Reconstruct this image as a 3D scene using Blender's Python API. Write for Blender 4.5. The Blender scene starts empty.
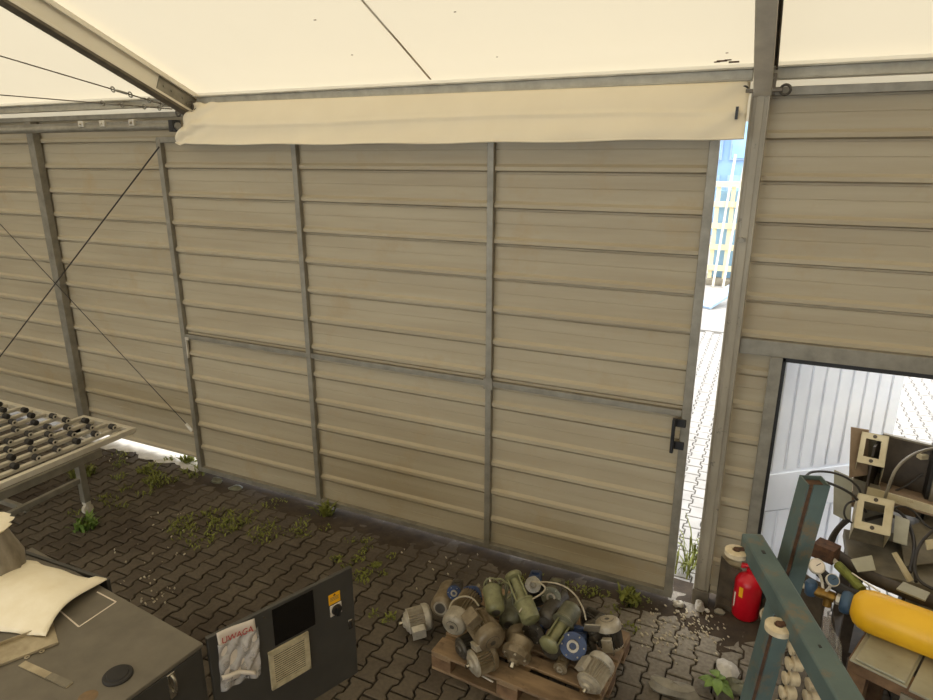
import bpy, math, random
from mathutils import Vector, Matrix
random.seed(7)
R = math.radians
SC = bpy.context.scene
COL = SC.collection
H = 3.25                                   # camera height
FPX = 648.0
PITCH, YAW = R(16.63), R(25.28)
cy, sy, cp, sp = math.cos(YAW), math.sin(YAW), math.cos(PITCH), math.sin(PITCH)
FWD = Vector((-sy*cp, cy*cp, -sp)); RIGHT = Vector((cy, sy, 0)); UP = RIGHT.cross(FWD)
CAM = Vector((0, 0, H))
def ray(u, v): return FWD + RIGHT*((u-466.5)/FPX) + UP*((350-v)/FPX)
def at(u, v, z):                            # where the sight line meets a height
    r = ray(u, v); return CAM + r*((z-H)/r.z)
def ay(u, v, y):                            # where it meets a wall plane
    r = ray(u, v); return CAM + r*(y/r.y)
def ad(u, v, d): return CAM + ray(u, v)*d

# ------------------------------------------------------------------ view
cam = bpy.data.cameras.new('camera'); cam.sensor_width = 36; cam.lens = FPX/933*36
co = bpy.data.objects.new('camera', cam); COL.objects.link(co)
m = Matrix((RIGHT, UP, -FWD)).transposed().to_4x4(); m.translation = CAM
co.matrix_world = m; cam.clip_start = .05; cam.clip_end = 300
SC.camera = co
SC.view_settings.view_transform = 'Standard'; SC.view_settings.look = 'None'
SC.view_settings.exposure = 0.0; SC.view_settings.gamma = 1; SC.view_settings.use_curve_mapping = False
SC.cycles.use_denoising = True
SC.cycles.max_bounces = 10; SC.cycles.diffuse_bounces = 6; SC.cycles.transmission_bounces = 8
SC.cycles.sample_clamp_indirect = 8

# ------------------------------------------------------------------ materials
def s2l(c):
    return tuple(((x/255)/12.92 if x/255 <= .04045 else ((x/255+.055)/1.055)**2.4) for x in c)
class NT:
    def __init__(s, name):
        s.m = bpy.data.materials.new(name); s.m.use_nodes = True
        s.t = s.m.node_tree; s.n = s.t.nodes; s.b = s.n['Principled BSDF']; s.out = s.n['Material Output']
    def new(s, ty, **kw):
        n = s.n.new(ty)
        for k, v in kw.items():
            if hasattr(n, k): setattr(n, k, v)
            else: n.inputs[k.replace('_', ' ')].default_value = v
        return n
    def l(s, a, b): s.t.links.new(a, b)
def mat(name, c, c2=None, rough=.6, metal=0, scale=6, stretch=(1, 1, 1), lo=.35, hi=.65, bump=0, bscale=60, fine=.0, spot=None, spot_scale=3, spot_lo=.6, spot_hi=.7, up=None, up_amt=.6, spec=.5):
    """noise-mixed principled: c..c2 by noise, optional worn spots, optional dust lying on upward faces"""
    k = NT(name); co_ = k.new('ShaderNodeTexCoord'); mp = k.new('ShaderNodeMapping'); mp.inputs['Scale'].default_value = stretch
    geo = k.new('ShaderNodeNewGeometry'); k.l(geo.outputs['Position'], mp.inputs['Vector'])
    nz = k.new('ShaderNodeTexNoise'); nz.inputs['Scale'].default_value = scale; nz.inputs['Detail'].default_value = 6; nz.inputs['Roughness'].default_value = .6
    k.l(mp.outputs[0], nz.inputs['Vector'])
    mr = k.new('ShaderNodeMapRange'); mr.inputs['From Min'].default_value = lo; mr.inputs['From Max'].default_value = hi
    k.l(nz.outputs['Fac'], mr.inputs['Value'])
    mx = k.new('ShaderNodeMix', data_type='RGBA'); mx.inputs[6].default_value = (*s2l(c), 1); mx.inputs[7].default_value = (*s2l(c2 or c), 1)
    k.l(mr.outputs[0], mx.inputs[0]); res = mx.outputs[2]
    if spot:
        n2 = k.new('ShaderNodeTexNoise'); n2.inputs['Scale'].default_value = spot_scale; n2.inputs['Detail'].default_value = 8; n2.inputs['Roughness'].default_value = .7
        k.l(geo.outputs['Position'], n2.inputs['Vector'])
        m2 = k.new('ShaderNodeMapRange'); m2.inputs['From Min'].default_value = spot_lo; m2.inputs['From Max'].default_value = spot_hi
        k.l(n2.outputs['Fac'], m2.inputs['Value'])
        x2 = k.new('ShaderNodeMix', data_type='RGBA'); x2.inputs[7].default_value = (*s2l(spot), 1)
        k.l(m2.outputs[0], x2.inputs[0]); k.l(res, x2.inputs[6]); res = x2.outputs[2]
    if up:
        sx = k.new('ShaderNodeSeparateXYZ'); k.l(geo.outputs['Normal'], sx.inputs[0])
        m3 = k.new('ShaderNodeMapRange'); m3.inputs['From Min'].default_value = .1; m3.inputs['From Max'].default_value = .8; m3.inputs['To Max'].default_value = up_amt
        k.l(sx.outputs['Z'], m3.inputs['Value'])
        x3 = k.new('ShaderNodeMix', data_type='RGBA'); x3.inputs[7].default_value = (*s2l(up), 1)
        k.l(m3.outputs[0], x3.inputs[0]); k.l(res, x3.inputs[6]); res = x3.outputs[2]
    k.l(res, k.b.inputs['Base Color'])
    k.b.inputs['Roughness'].default_value = rough; k.b.inputs['Metallic'].default_value = metal
    k.b.inputs['Specular IOR Level'].default_value = spec
    if bump:
        bn = k.new('ShaderNodeTexNoise'); bn.inputs['Scale'].default_value = bscale; bn.inputs['Detail'].default_value = 4
        k.l(geo.outputs['Position'], bn.inputs['Vector'])
        bp = k.new('ShaderNodeBump'); bp.inputs['Strength'].default_value = bump; bp.inputs['Distance'].default_value = .004
        k.l(bn.outputs['Fac'], bp.inputs['Height']); k.l(bp.outputs[0], k.b.inputs['Normal'])
    return k.m
def fabric(name, c, trans, tamt, c2=None, scale=2.0):
    """tent cloth: scatters light back and lets some through"""
    k = NT(name); geo = k.new('ShaderNodeNewGeometry')
    nz = k.new('ShaderNodeTexNoise'); nz.inputs['Scale'].default_value = scale; nz.inputs['Detail'].default_value = 5
    k.l(geo.outputs['Position'], nz.inputs['Vector'])
    mx = k.new('ShaderNodeMix', data_type='RGBA'); mx.inputs[6].default_value = (*c, 1); mx.inputs[7].default_value = (*(c2 or tuple(x*.93 for x in c)), 1)
    k.l(nz.outputs['Fac'], mx.inputs[0])
    d = k.new('ShaderNodeBsdfDiffuse'); t = k.new('ShaderNodeBsdfTranslucent'); k.l(mx.outputs[2], d.inputs['Color']); t.inputs['Color'].default_value = (*trans, 1)
    s = k.new('ShaderNodeMixShader'); s.inputs[0].default_value = tamt
    k.l(d.outputs[0], s.inputs[1]); k.l(t.outputs[0], s.inputs[2]); k.l(s.outputs[0], k.out.inputs['Surface'])
    return k.m

M = {}
M['sheet'] = mat('beige_sheet_metal', (177, 165, 140), (165, 152, 127), rough=.5, scale=1.6, stretch=(.35, 1, 5), bump=.03, bscale=20, spot=(168, 148, 114), spot_scale=2.2, spot_lo=.55, spot_hi=.8, up=(178, 165, 138), up_amt=.5, spec=.3)
M['galv'] = mat('galvanized_steel', (152, 146, 131), (124, 118, 105), rough=.5, metal=.35, scale=9, lo=.3, hi=.7, bump=.05)
M['galv_light'] = mat('aluminium_profile', (216, 208, 190), (192, 184, 168), rough=.45, metal=.2, scale=5, stretch=(1, 1, .4))
M['purlin'] = mat('eave_beam_zinc', (186, 179, 160), (154, 147, 130), rough=.5, metal=.2, scale=7, lo=.3, hi=.7)
M['rafter'] = mat('light_rafter_aluminium', (240, 233, 216), (222, 214, 196), rough=.4, metal=.1, scale=5, stretch=(1, .3, 1), lo=.2, hi=.9)
M['galv_dark'] = mat('dark_aluminium', (118, 108, 92), (84, 76, 64), rough=.5, metal=.3, scale=7)
M['post'] = mat('grey_post_paint', (164, 154, 134), (142, 133, 115), rough=.5, metal=.2, scale=5, stretch=(1, 1, .3), spot=(98, 92, 80), spot_scale=9, spot_lo=.62)
M['membrane'] = fabric('cream_tent_membrane', (.80, .74, .62), (.40, .343, .24), .5)
M['flap'] = fabric('cream_tarpaulin', (.90, .80, .60), (.55, .45, .29), .14, (.82, .72, .53), 5)
M['rust'] = mat('rusty_steel', (98, 66, 44), (62, 44, 32), rough=.85, scale=30, bump=.3)
M['oldrust'] = mat('orange_rust_stain', (132, 104, 72), (112, 94, 70), rough=.8, scale=20)
M['seam'] = fabric('doubled_membrane_seam', (.7, .62, .5), (.40, .32, .2), .55)
M['black'] = mat('black_plastic', (26, 25, 24), (34, 32, 30), rough=.45)
M['blackm'] = mat('black_rubber', (34, 31, 28), (46, 42, 38), rough=.75)
M['white'] = mat('white_door_paint', (238, 241, 247), (228, 232, 240), rough=.4, scale=3)
M['whiteplastic'] = mat('off_white_plastic', (214, 200, 170), (190, 172, 140), rough=.5, scale=25)
M['cabgrey'] = mat('cabinet_grey_paint', (68, 65, 59), (60, 57, 52), rough=.5, scale=4, spot=(84, 78, 68), spot_scale=14, spot_lo=.66, spot_hi=.9, bump=.02)
M['cabtop'] = mat('pale_cabinet_top', (112, 104, 90), (98, 91, 78), rough=.6, scale=5, spot=(124, 98, 66), spot_scale=3.0, spot_lo=.62, spot_hi=.95, bump=.04)  # paler base for the top panel than for the sides
M['darkglass'] = mat('dark_display_window', (16, 15, 14), (20, 19, 17), rough=.25)
M['grille'] = mat('beige_grille_plastic', (196, 182, 148), (170, 156, 124), rough=.55, scale=20)
M['yellowst'] = mat('yellow_sticker', (236, 176, 20), (228, 166, 18), rough=.5)
M['paper'] = mat('white_paper', (226, 214, 198), (214, 202, 186), rough=.8)
M['redink'] = mat('red_ink', (176, 40, 40), rough=.7)
M['chrome'] = mat('chrome_metal', (205, 198, 185), (170, 164, 150), rough=.22, metal=.95)
M['red'] = mat('red_enamel', (196, 16, 34), (180, 12, 28), rough=.3, scale=5)
M['teal'] = mat('teal_paint', (88, 104, 101), (72, 88, 87), rough=.5, scale=5, spot=(118, 98, 70), spot_scale=6, spot_lo=.54, spot_hi=.68, bump=.05)
M['yellowcyl'] = mat('yellow_cylinder_paint', (240, 188, 36), (230, 176, 30), rough=.42, scale=3, spot=(96, 66, 26), spot_scale=16, spot_lo=.7, spot_hi=.75)
M['bluecol'] = mat('blue_grey_plastic', (58, 84, 108), (48, 70, 92), rough=.5, scale=12)
M['blue'] = mat('blue_machine_paint', (40, 60, 98), (26, 38, 66), rough=.5, scale=14, spot=(96, 88, 78), spot_scale=24, spot_lo=.6, spot_hi=.72)
M['brass'] = mat('aged_brass', (150, 116, 52), (112, 84, 38), rough=.4, metal=.7, scale=20)
M['cream'] = mat('cream_steel_paint', (196, 184, 152), (178, 164, 130), rough=.55, scale=9, spot=(126, 94, 58), spot_scale=11, spot_lo=.64, spot_hi=.75)
M['greysheet'] = mat('grey_green_sheet', (166, 162, 142), (150, 146, 126), rough=.5, scale=6, spot=(124, 92, 56), spot_scale=6, spot_lo=.64, spot_hi=.75)
M['junkgrey'] = mat('dirty_grey_steel', (136, 128, 110), (108, 100, 84), rough=.6, scale=8)
M['junkbrown'] = mat('brown_board', (146, 124, 98), (116, 96, 74), rough=.75, scale=10, stretch=(1, 1, .3))
M['junkdark'] = mat('dark_grimy_steel', (76, 66, 54), (54, 46, 38), rough=.65, scale=9)
M['wood'] = mat('weathered_pallet_wood', (156, 130, 98), (112, 90, 66), rough=.8, scale=9, stretch=(.25, 1, 1), spot=(70, 52, 38), spot_scale=7, spot_lo=.56, spot_hi=.75, bump=.15, bscale=30)
M['wooddark'] = mat('dark_crate_wood', (134, 104, 74), (96, 72, 50), rough=.85, scale=9, stretch=(1, .3, 1), bump=.15, bscale=30)
M['cable'] = mat('dark_cable', (40, 36, 32), (54, 48, 42), rough=.55)
M['wirelight'] = mat('pale_cable', (172, 162, 140), (150, 138, 116), rough=.6)
M['foam'] = mat('cream_foam_sheet', (246, 236, 212), (238, 226, 198), rough=.9, scale=8, bump=.12, bscale=40)
M['wrap'] = mat('dirty_wrapping', (158, 148, 130), (118, 108, 92), rough=.55, scale=14, stretch=(1, 1, .25), bump=.2)
M['galvtin'] = mat('dull_tin', (184, 170, 142), (150, 136, 110), rough=.45, metal=.4, scale=10)
M['grass'] = mat('weed_green', (128, 132, 58), (96, 100, 40), rough=.8, scale=20)
M['leaf'] = mat('bright_leaf_green', (118, 142, 62), (92, 116, 46), rough=.6, scale=20)
M['stone'] = mat('pale_stone', (190, 182, 168), (150, 142, 128), rough=.9, scale=20, bump=.3)
M['plaster_and_light'] = mat('plaster_and_light_patch', (206, 200, 190), (182, 176, 166), rough=.9, scale=14, bump=.2)  # plaster lump, and the strip of painted daylight under the cladding
M['debris'] = mat('pale_crumbs', (196, 184, 160), (164, 152, 128), rough=.9, scale=30)
M['bluebld'] = mat('blue_facade', (132, 164, 200), (116, 148, 186), rough=.4, scale=.6)
M['blueglass'] = mat('pale_blue_glass', (150, 186, 214), (128, 166, 198), rough=.2, scale=1)
M['yellowrack'] = mat('yellow_rack_paint', (222, 208, 168), (214, 198, 156), rough=.5)
M['shutter'] = mat('light_blue_panel', (150, 172, 196), (138, 160, 186), rough=.5)
M['cloth'] = mat('dark_groundsheet', (92, 80, 62), (66, 56, 43), rough=.8, scale=7, bump=.2)
M['plastic'] = None
k = NT('cloudy_plastic_film'); k.b.inputs['Base Color'].default_value = (.62, .58, .52, 1); k.b.inputs['Roughness'].default_value = .25; k.b.inputs['Alpha'].default_value = .42
M['plastic'] = k.m
k = NT('clear_plastic_sleeve'); k.b.inputs['Base Color'].default_value = (.62, .58, .54, 1); k.b.inputs['Roughness'].default_value = .15
nz = k.new('ShaderNodeTexNoise'); nz.inputs['Scale'].default_value = 10; nz.inputs['Detail'].default_value = 5; nz.inputs['Distortion'].default_value = 1.5
geo = k.new('ShaderNodeNewGeometry'); k.l(geo.outputs['Position'], nz.inputs['Vector'])
mr = k.new('ShaderNodeMapRange'); mr.inputs['From Min'].default_value = .35; mr.inputs['From Max'].default_value = .7; mr.inputs['To Min'].default_value = .3; mr.inputs['To Max'].default_value = .75
k.l(nz.outputs['Fac'], mr.inputs['Value']); k.l(mr.outputs[0], k.b.inputs['Alpha']); M['sleeve'] = k.m

def paver_mat():
    k = NT('grey_paving_blocks'); geo = k.new('ShaderNodeNewGeometry')
    n1 = k.new('ShaderNodeTexNoise'); n1.inputs['Scale'].default_value = 1.3; n1.inputs['Detail'].default_value = 7; n1.inputs['Roughness'].default_value = .65
    n2 = k.new('ShaderNodeTexNoise'); n2.inputs['Scale'].default_value = 40; n2.inputs['Detail'].default_value = 5
    k.l(geo.outputs['Position'], n1.inputs['Vector']); k.l(geo.outputs['Position'], n2.inputs['Vector'])
    a = k.new('ShaderNodeMix', data_type='RGBA'); a.inputs[6].default_value = (*s2l((78, 68, 56)), 1); a.inputs[7].default_value = (*s2l((95, 85, 71)), 1)
    k.l(geo.outputs['Random Per Island'], a.inputs[0])
    mr = k.new('ShaderNodeMapRange'); mr.inputs['From Min'].default_value = .48; mr.inputs['From Max'].default_value = .68; k.l(n1.outputs['Fac'], mr.inputs['Value'])
    b = k.new('ShaderNodeMix', data_type='RGBA'); b.inputs[7].default_value = (*s2l((64, 52, 40)), 1); k.l(mr.outputs[0], b.inputs[0]); k.l(a.outputs[2], b.inputs[6])
    c = k.new('ShaderNodeMix', data_type='RGBA', blend_type='MULTIPLY'); c.inputs[0].default_value = .5
    m2 = k.new('ShaderNodeMapRange'); m2.inputs['From Min'].default_value = .3; m2.inputs['From Max'].default_value = .7; m2.inputs['To Min'].default_value = .6; m2.inputs['To Max'].default_value = 1.25
    k.l(n2.outputs['Fac'], m2.inputs['Value']); k.l(b.outputs[2], c.inputs[6]); k.l(m2.outputs[0], c.inputs[7])
    # floor grows paler towards a spot by the post
    sx = k.new('ShaderNodeVectorMath', operation='DISTANCE'); sx.inputs[1].default_value = PALE_SPOT
    k.l(geo.outputs['Position'], sx.inputs[0])
    m3 = k.new('ShaderNodeMapRange'); m3.inputs['From Min'].default_value = .12; m3.inputs['From Max'].default_value = .95; m3.inputs['To Min'].default_value = .75; m3.inputs['To Max'].default_value = 0
    k.l(sx.outputs['Value'], m3.inputs['Value'])
    m4 = k.new('ShaderNodeMath', operation='MULTIPLY'); k.l(m3.outputs[0], m4.inputs[0]); k.l(m2.outputs[0], m4.inputs[1])
    d = k.new('ShaderNodeMix', data_type='RGBA'); d.inputs[7].default_value = (*s2l((158, 150, 136)), 1); k.l(m4.outputs[0], d.inputs[0]); k.l(c.outputs[2], d.inputs[6])
    k.l(d.outputs[2], k.b.inputs['Base Color']); k.b.inputs['Roughness'].default_value = .85
    bp = k.new('ShaderNodeBump'); bp.inputs['Strength'].default_value = .25; bp.inputs['Distance'].default_value = .004
    k.l(n2.outputs['Fac'], bp.inputs['Height']); k.l(bp.outputs[0], k.b.inputs['Normal'])
    return k.m
PALE_SPOT = tuple(at(690, 628, 0))
M['paver'] = paver_mat()
M['pave_out'] = mat('outdoor_paving', (158, 154, 148), (142, 138, 132), rough=.85, scale=4)
M['soil'] = mat('brown_soil', (70, 57, 42), (52, 42, 31), rough=.95, scale=8, spot=(96, 84, 66), spot_scale=30, spot_lo=.6, spot_hi=.75, bump=.4, bscale=60)
M['joint_out'] = mat('outdoor_joint', (96, 92, 84), (84, 80, 72), rough=.95, scale=10)
M['joint'] = mat('dark_joint_soil', (36, 29, 21), (48, 39, 28), rough=.95, scale=10)
def motor_mat(name, c, c2): return mat(name, c, c2, rough=.42, metal=.15, scale=16, spot=tuple(int(x*.55) for x in c2), spot_scale=20, spot_lo=.6, spot_hi=.78, bump=.08)
M['mgrey'] = motor_mat('dusty_grey_motor', (168, 158, 138), (140, 130, 112))
M['mlight'] = motor_mat('light_grey_motor', (190, 182, 166), (164, 156, 140))
M['mbrown'] = motor_mat('grimy_brown_motor', (130, 115, 90), (102, 88, 66))
M['molive'] = motor_mat('olive_green_motor', (132, 130, 92), (104, 102, 70))
M['mdark'] = motor_mat('dark_oily_iron', (82, 76, 66), (60, 54, 46))
M['mgreen'] = motor_mat('grey_green_motor', (112, 110, 88), (86, 84, 66))

# ------------------------------------------------------------------ mesh builder
def frame(d, up=(0, 0, 1)):
    d = Vector(d).normalized(); up = Vector(up)
    if abs(d.dot(up.normalized())) > .97: up = Vector((1, 0, 0)) if abs(d.x) < .9 else Vector((0, 1, 0))
    a = up.cross(d).normalized(); b = d.cross(a).normalized()
    return a, b, d                           # side, up, along
class MB:
    def __init__(s): s.v = []; s.f = []; s.mi = []; s.cur = 0
    def add(s, vs, fs):
        o = len(s.v); s.v += [Vector(v) for v in vs]; s.f += [tuple(i+o for i in f) for f in fs]; s.mi += [s.cur]*len(fs); return s
    def box(s, c, size, ax=None):
        c = Vector(c); X, Y, Z = ax or (Vector((1, 0, 0)), Vector((0, 1, 0)), Vector((0, 0, 1)))
        h = [x/2 for x in size]
        vs = [c + X*h[0]*i + Y*h[1]*j + Z*h[2]*k_ for i in (-1, 1) for j in (-1, 1) for k_ in (-1, 1)]
        return s.add(vs, [(0, 1, 3, 2), (4, 6, 7, 5), (0, 4, 5, 1), (2, 3, 7, 6), (0, 2, 6, 4), (1, 5, 7, 3)])
    def bb(s, x0, x1, y0, y1, z0, z1): return s.box(((x0+x1)/2, (y0+y1)/2, (z0+z1)/2), (x1-x0, y1-y0, z1-z0))
    def bar(s, p, q, w, h, up=(0, 0, 1), ext=0):
        p, q = Vector(p), Vector(q); a, b, d = frame(q-p, up)
        return s.box((p+q)/2, (w, h, (q-p).length+ext*2), (a, b, d))
    def lathe(s, p, d, prof, seg=20, up=(0, 0, 1), cap=True, sq=None):
        p = Vector(p); a, b, d = frame(d, up); vs = []; n = len(prof)
        for t, r in prof:
            for i in range(seg):
                w = 2*math.pi*i/seg; rr = r*(sq(i) if sq else 1)
                vs.append(p + d*t + a*rr*math.cos(w) + b*rr*math.sin(w))
        fs = [(j*seg+i, j*seg+(i+1) % seg, (j+1)*seg+(i+1) % seg, (j+1)*seg+i) for j in range(n-1) for i in range(seg)]
        if cap: fs += [tuple(range(seg))[::-1], tuple((n-1)*seg+i for i in range(seg))]
        return s.add(vs, fs)
    def cyl(s, p, q, r, seg=12, r1=None):
        p, q = Vector(p), Vector(q); return s.lathe(p, q-p, [(0, r), ((q-p).length, r if r1 is None else r1)], seg)
    def tube(s, pts, r, seg=8, smooth=0):
        P = [Vector(p) for p in pts]
        for _ in range(smooth):
            Q = [P[0]]
            for i in range(len(P)-1): Q += [P[i]*.75+P[i+1]*.25, P[i]*.25+P[i+1]*.75]
            P = Q + [P[-1]]
        n = len(P); vs = []; pa = None
        for i in range(n):
            t = (P[min(i+1, n-1)]-P[max(i-1, 0)]).normalized()
            if pa is None: a, b, _ = frame(t)
            else:
                a = (pa - t*pa.dot(t)).normalized(); b = t.cross(a)
            pa = a
            vs += [P[i] + a*r*math.cos(2*math.pi*j/seg) + b*r*math.sin(2*math.pi*j/seg) for j in range(seg)]
        fs = [(i*seg+j, i*seg+(j+1) % seg, (i+1)*seg+(j+1) % seg, (i+1)*seg+j) for i in range(n-1) for j in range(seg)]
        fs += [tuple(range(seg))[::-1], tuple((n-1)*seg+j for j in range(seg))]
        return s.add(vs, fs)
    def prism(s, pts, off):
        """polygon (3-D points) swept by vector off"""
        P = [Vector(p) for p in pts]; n = len(P); off = Vector(off)
        vs = P + [p+off for p in P]
        fs = [tuple(range(n)), tuple(range(2*n-1, n-1, -1))] + [(i, i+n, (i+1) % n + n, (i+1) % n) for i in range(n)]
        return s.add(vs, fs)
    def ring(s, c, d, r0, r1, t, seg=24, up=(0, 0, 1)):
        c = Vector(c); return s.lathe(c-Vector(d).normalized()*t/2, d, [(0, r0), (0, r1), (t, r1), (t, r0), (0, r0)], seg, up, cap=False)
    def torus(s, c, d, r, rt, seg=24, a0=0, a1=360, up=(0, 0, 1)):
        a, b, d = frame(d, up); c = Vector(c)
        return s.tube([c + a*r*math.cos(R(a0+(a1-a0)*i/seg)) + b*r*math.sin(R(a0+(a1-a0)*i/seg)) for i in range(seg+1)], rt, 6)
    def grid(s, fn, nu, nv):
        vs = [fn(i/nu, j/nv) for j in range(nv+1) for i in range(nu+1)]
        fs = [(j*(nu+1)+i, j*(nu+1)+i+1, (j+1)*(nu+1)+i+1, (j+1)*(nu+1)+i) for j in range(nv) for i in range(nu)]
        return s.add(vs, fs)
    def build(s, name, mats, parent=None, origin=None, bevel=0, angle=35, solid=0, smooth=True, sub=0):
        org = Vector(parent['_o']) if parent is not None else (Vector(origin) if origin is not None else s.base())
        me = bpy.data.meshes.new(name)
        me.from_pydata([tuple(v-org) for v in s.v], [], s.f)
        for mt in (mats if isinstance(mats, (list, tuple)) else [mats]): me.materials.append(mt)
        if any(s.mi): me.polygons.foreach_set('material_index', s.mi)
        bmfix(me)
        if smooth: me.shade_smooth(); me.set_sharp_from_angle(angle=R(angle))
        o = bpy.data.objects.new(name, me); COL.objects.link(o)
        o['_o'] = tuple(org)
        if parent is not None: o.parent = parent
        else: o.location = org
        if solid:
            md = o.modifiers.new('thickness', 'SOLIDIFY'); md.thickness = solid; md.offset = 0
        if bevel:
            md = o.modifiers.new('soft_edge', 'BEVEL'); md.width = bevel; md.segments = 2; md.limit_method = 'ANGLE'; md.angle_limit = R(40)
        if sub:
            md = o.modifiers.new('round', 'SUBSURF'); md.levels = sub; md.render_levels = sub
        return o
    def base(s):
        xs = [v.x for v in s.v]; ys = [v.y for v in s.v]; zs = [v.z for v in s.v]
        return Vector(((min(xs)+max(xs))/2, (min(ys)+max(ys))/2, min(zs)))
import bmesh
def bmfix(me):
    b = bmesh.new(); b.from_mesh(me); bmesh.ops.recalc_face_normals(b, faces=b.faces); b.to_mesh(me); b.free()
def root(name, label, cat, loc, group=None, kind=None):
    o = bpy.data.objects.new(name, None); COL.objects.link(o); o.empty_display_size = .1
    o.location = loc; o['_o'] = tuple(loc); tag(o, label, cat, group, kind); return o
def tag(o, label, cat, group=None, kind=None):
    o['label'] = label; o['category'] = cat
    if group: o['group'] = group
    if kind: o['kind'] = kind
    return o
def struct(o, label, cat): return tag(o, label, cat, kind='structure')

# ------------------------------------------------------------------ world light
w = bpy.data.worlds.new('overcast_sky'); SC.world = w; w.use_nodes = True
bg = w.node_tree.nodes['Background']
tc = w.node_tree.nodes.new('ShaderNodeTexCoord'); sx = w.node_tree.nodes.new('ShaderNodeSeparateXYZ')
cr = w.node_tree.nodes.new('ShaderNodeValToRGB')
cr.color_ramp.elements[0].position = 0; cr.color_ramp.elements[0].color = (.86, .93, 1, 1)
cr.color_ramp.elements[1].position = .6; cr.color_ramp.elements[1].color = (1, 1, 1, 1)
w.node_tree.links.new(tc.outputs['Generated'], sx.inputs[0]); w.node_tree.links.new(sx.outputs['Z'], cr.inputs[0]); w.node_tree.links.new(cr.outputs[0], bg.inputs[0])
bg.inputs[1].default_value = 4.2

# ------------------------------------------------------------------ floor of behaton blocks
PIT, LEN = .1425, .2
def pavers(mb, x0, x1, y0, y1, top=0.0, jit=1.0, gap=.006, ch=.007, skip=None):
    a = .0125
    prof = [(-.5, 1), (-.33, 1), (-.2, -1), (0, -1), (.2, -1), (.33, 1), (.5, 1)]   # side wave along the block
    nx0, nx1 = int(math.floor(x0/PIT)), int(math.ceil(x1/PIT))
    for ix in range(nx0, nx1):
        off = (LEN/2 if ix % 2 else 0)
        for iy in range(int(math.floor(y0/LEN)), int(math.ceil(y1/LEN))):
            cx, cy_ = ix*PIT+PIT/2, iy*LEN+off
            if skip and skip(cx, cy_): continue
            dz = random.uniform(-.003, .003)*jit; tx = random.uniform(-.012, .012)*jit; ty = random.uniform(-.012, .012)*jit
            dx = random.uniform(-.0012, .0012)
            def rim(g):
                L = []
                for t, sgn in prof: L.append((PIT/2+a*sgn-g, max(-LEN/2+g, min(LEN/2-g, t*LEN))))
                return L + [(-x, y) for x, y in reversed(L)]
            r0, r1 = rim(gap), rim(gap+ch)
            n = len(r0)
            Z = lambda x, y: top+dz+tx*x+ty*y
            vs = [(cx+dx+x, cy_+y, top-.05) for x, y in r0] + [(cx+dx+x, cy_+y, Z(x, y)-ch*.6) for x, y in r0] + [(cx+dx+x, cy_+y, Z(x, y)) for x, y in r1]
            fs = [(j*n+i, j*n+(i+1) % n, (j+1)*n+(i+1) % n, (j+1)*n+i) for j in range(2) for i in range(n)]
            h = n//2
            fs += [(2*n+i, 2*n+i+1, 2*n+n-2-i, 2*n+n-1-i) for i in range(h-1)]
            mb.add(vs, fs)
f = MB(); pavers(f, -8.4, 1.6, .2, 4.5)
f.cur = 1; f.bb(-14, 4.6, -11.6, 4.62, -.12, -.022)
o = f.build('floor', [M['paver'], M['joint']], origin=(0, 0, 0), angle=25)
struct(o, 'grey brown interlocking block paving of the tent floor', 'floor')
f = MB(); pavers(f, -4.5, 3.5, 4.55, 13, top=-.005, jit=.6)
f.cur = 1; f.bb(-60, 40, 4.62, 13.1, -.12, -.02); f.cur = 0; f.bb(-60, 40, 13.1, 90, -.12, -.008)
o = f.build('ground_outside', [M['pave_out'], M['joint_out']], origin=(0, 6, 0), angle=25)
struct(o, 'sunlit pale block paving of the yard outside', 'yard paving')

# soil that has crept over the blocks along the wall
def nz2(x, y, s=1.0):
    return (math.sin(x*3.1*s+1.3)+math.sin(y*4.7*s+x*1.9*s)+math.sin(x*7.3*s-y*5.1*s+.7)*.6+math.sin(x*17*s+y*13*s)*.3)/2.9
def soil_fn(u, v):
    x = -7.6+u*8.6; y = 3.25+v*1.5
    e = (y-3.95 + .18*nz2(x*1.5, 1.0))/.35
    z = -.016 + .02*max(-.6, min(1, e)) + .006*nz2(x*3, y*3) + random.uniform(-.002, .002)
    if y > 4.5: z = min(z, .012)
    if x < -5.2 and y > 4.25: z = -.02
    return (x, y, z)
o = MB().grid(soil_fn, 200, 40).build('soil', M['soil'], origin=(0, 4, 0), smooth=True, angle=80)
tag(o, 'strip of brown soil drifted over the blocks along the wall foot', 'soil', kind='stuff')

mb = MB().grid(lambda u, v: (-7.3+u*2.0, 4.455+.03*math.sin(u*17)+.02*math.sin(u*41)+.012*math.sin(u*97)+v*(.345-.04*math.sin(u*17)), .004+.012*math.sin(math.pi*v)+.004*math.sin(u*60+v*7)), 60, 8)  # added pale strip: daylight leaking in under the cladding, put into colour
o = mb.build('daylight_strip', M['plaster_and_light'], origin=(-6.3, 4.6, 0)); tag(o, 'pale strip standing for daylight on the ground under the cladding behind the roller table', 'light patch'); o['kind'] = 'structure'
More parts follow.
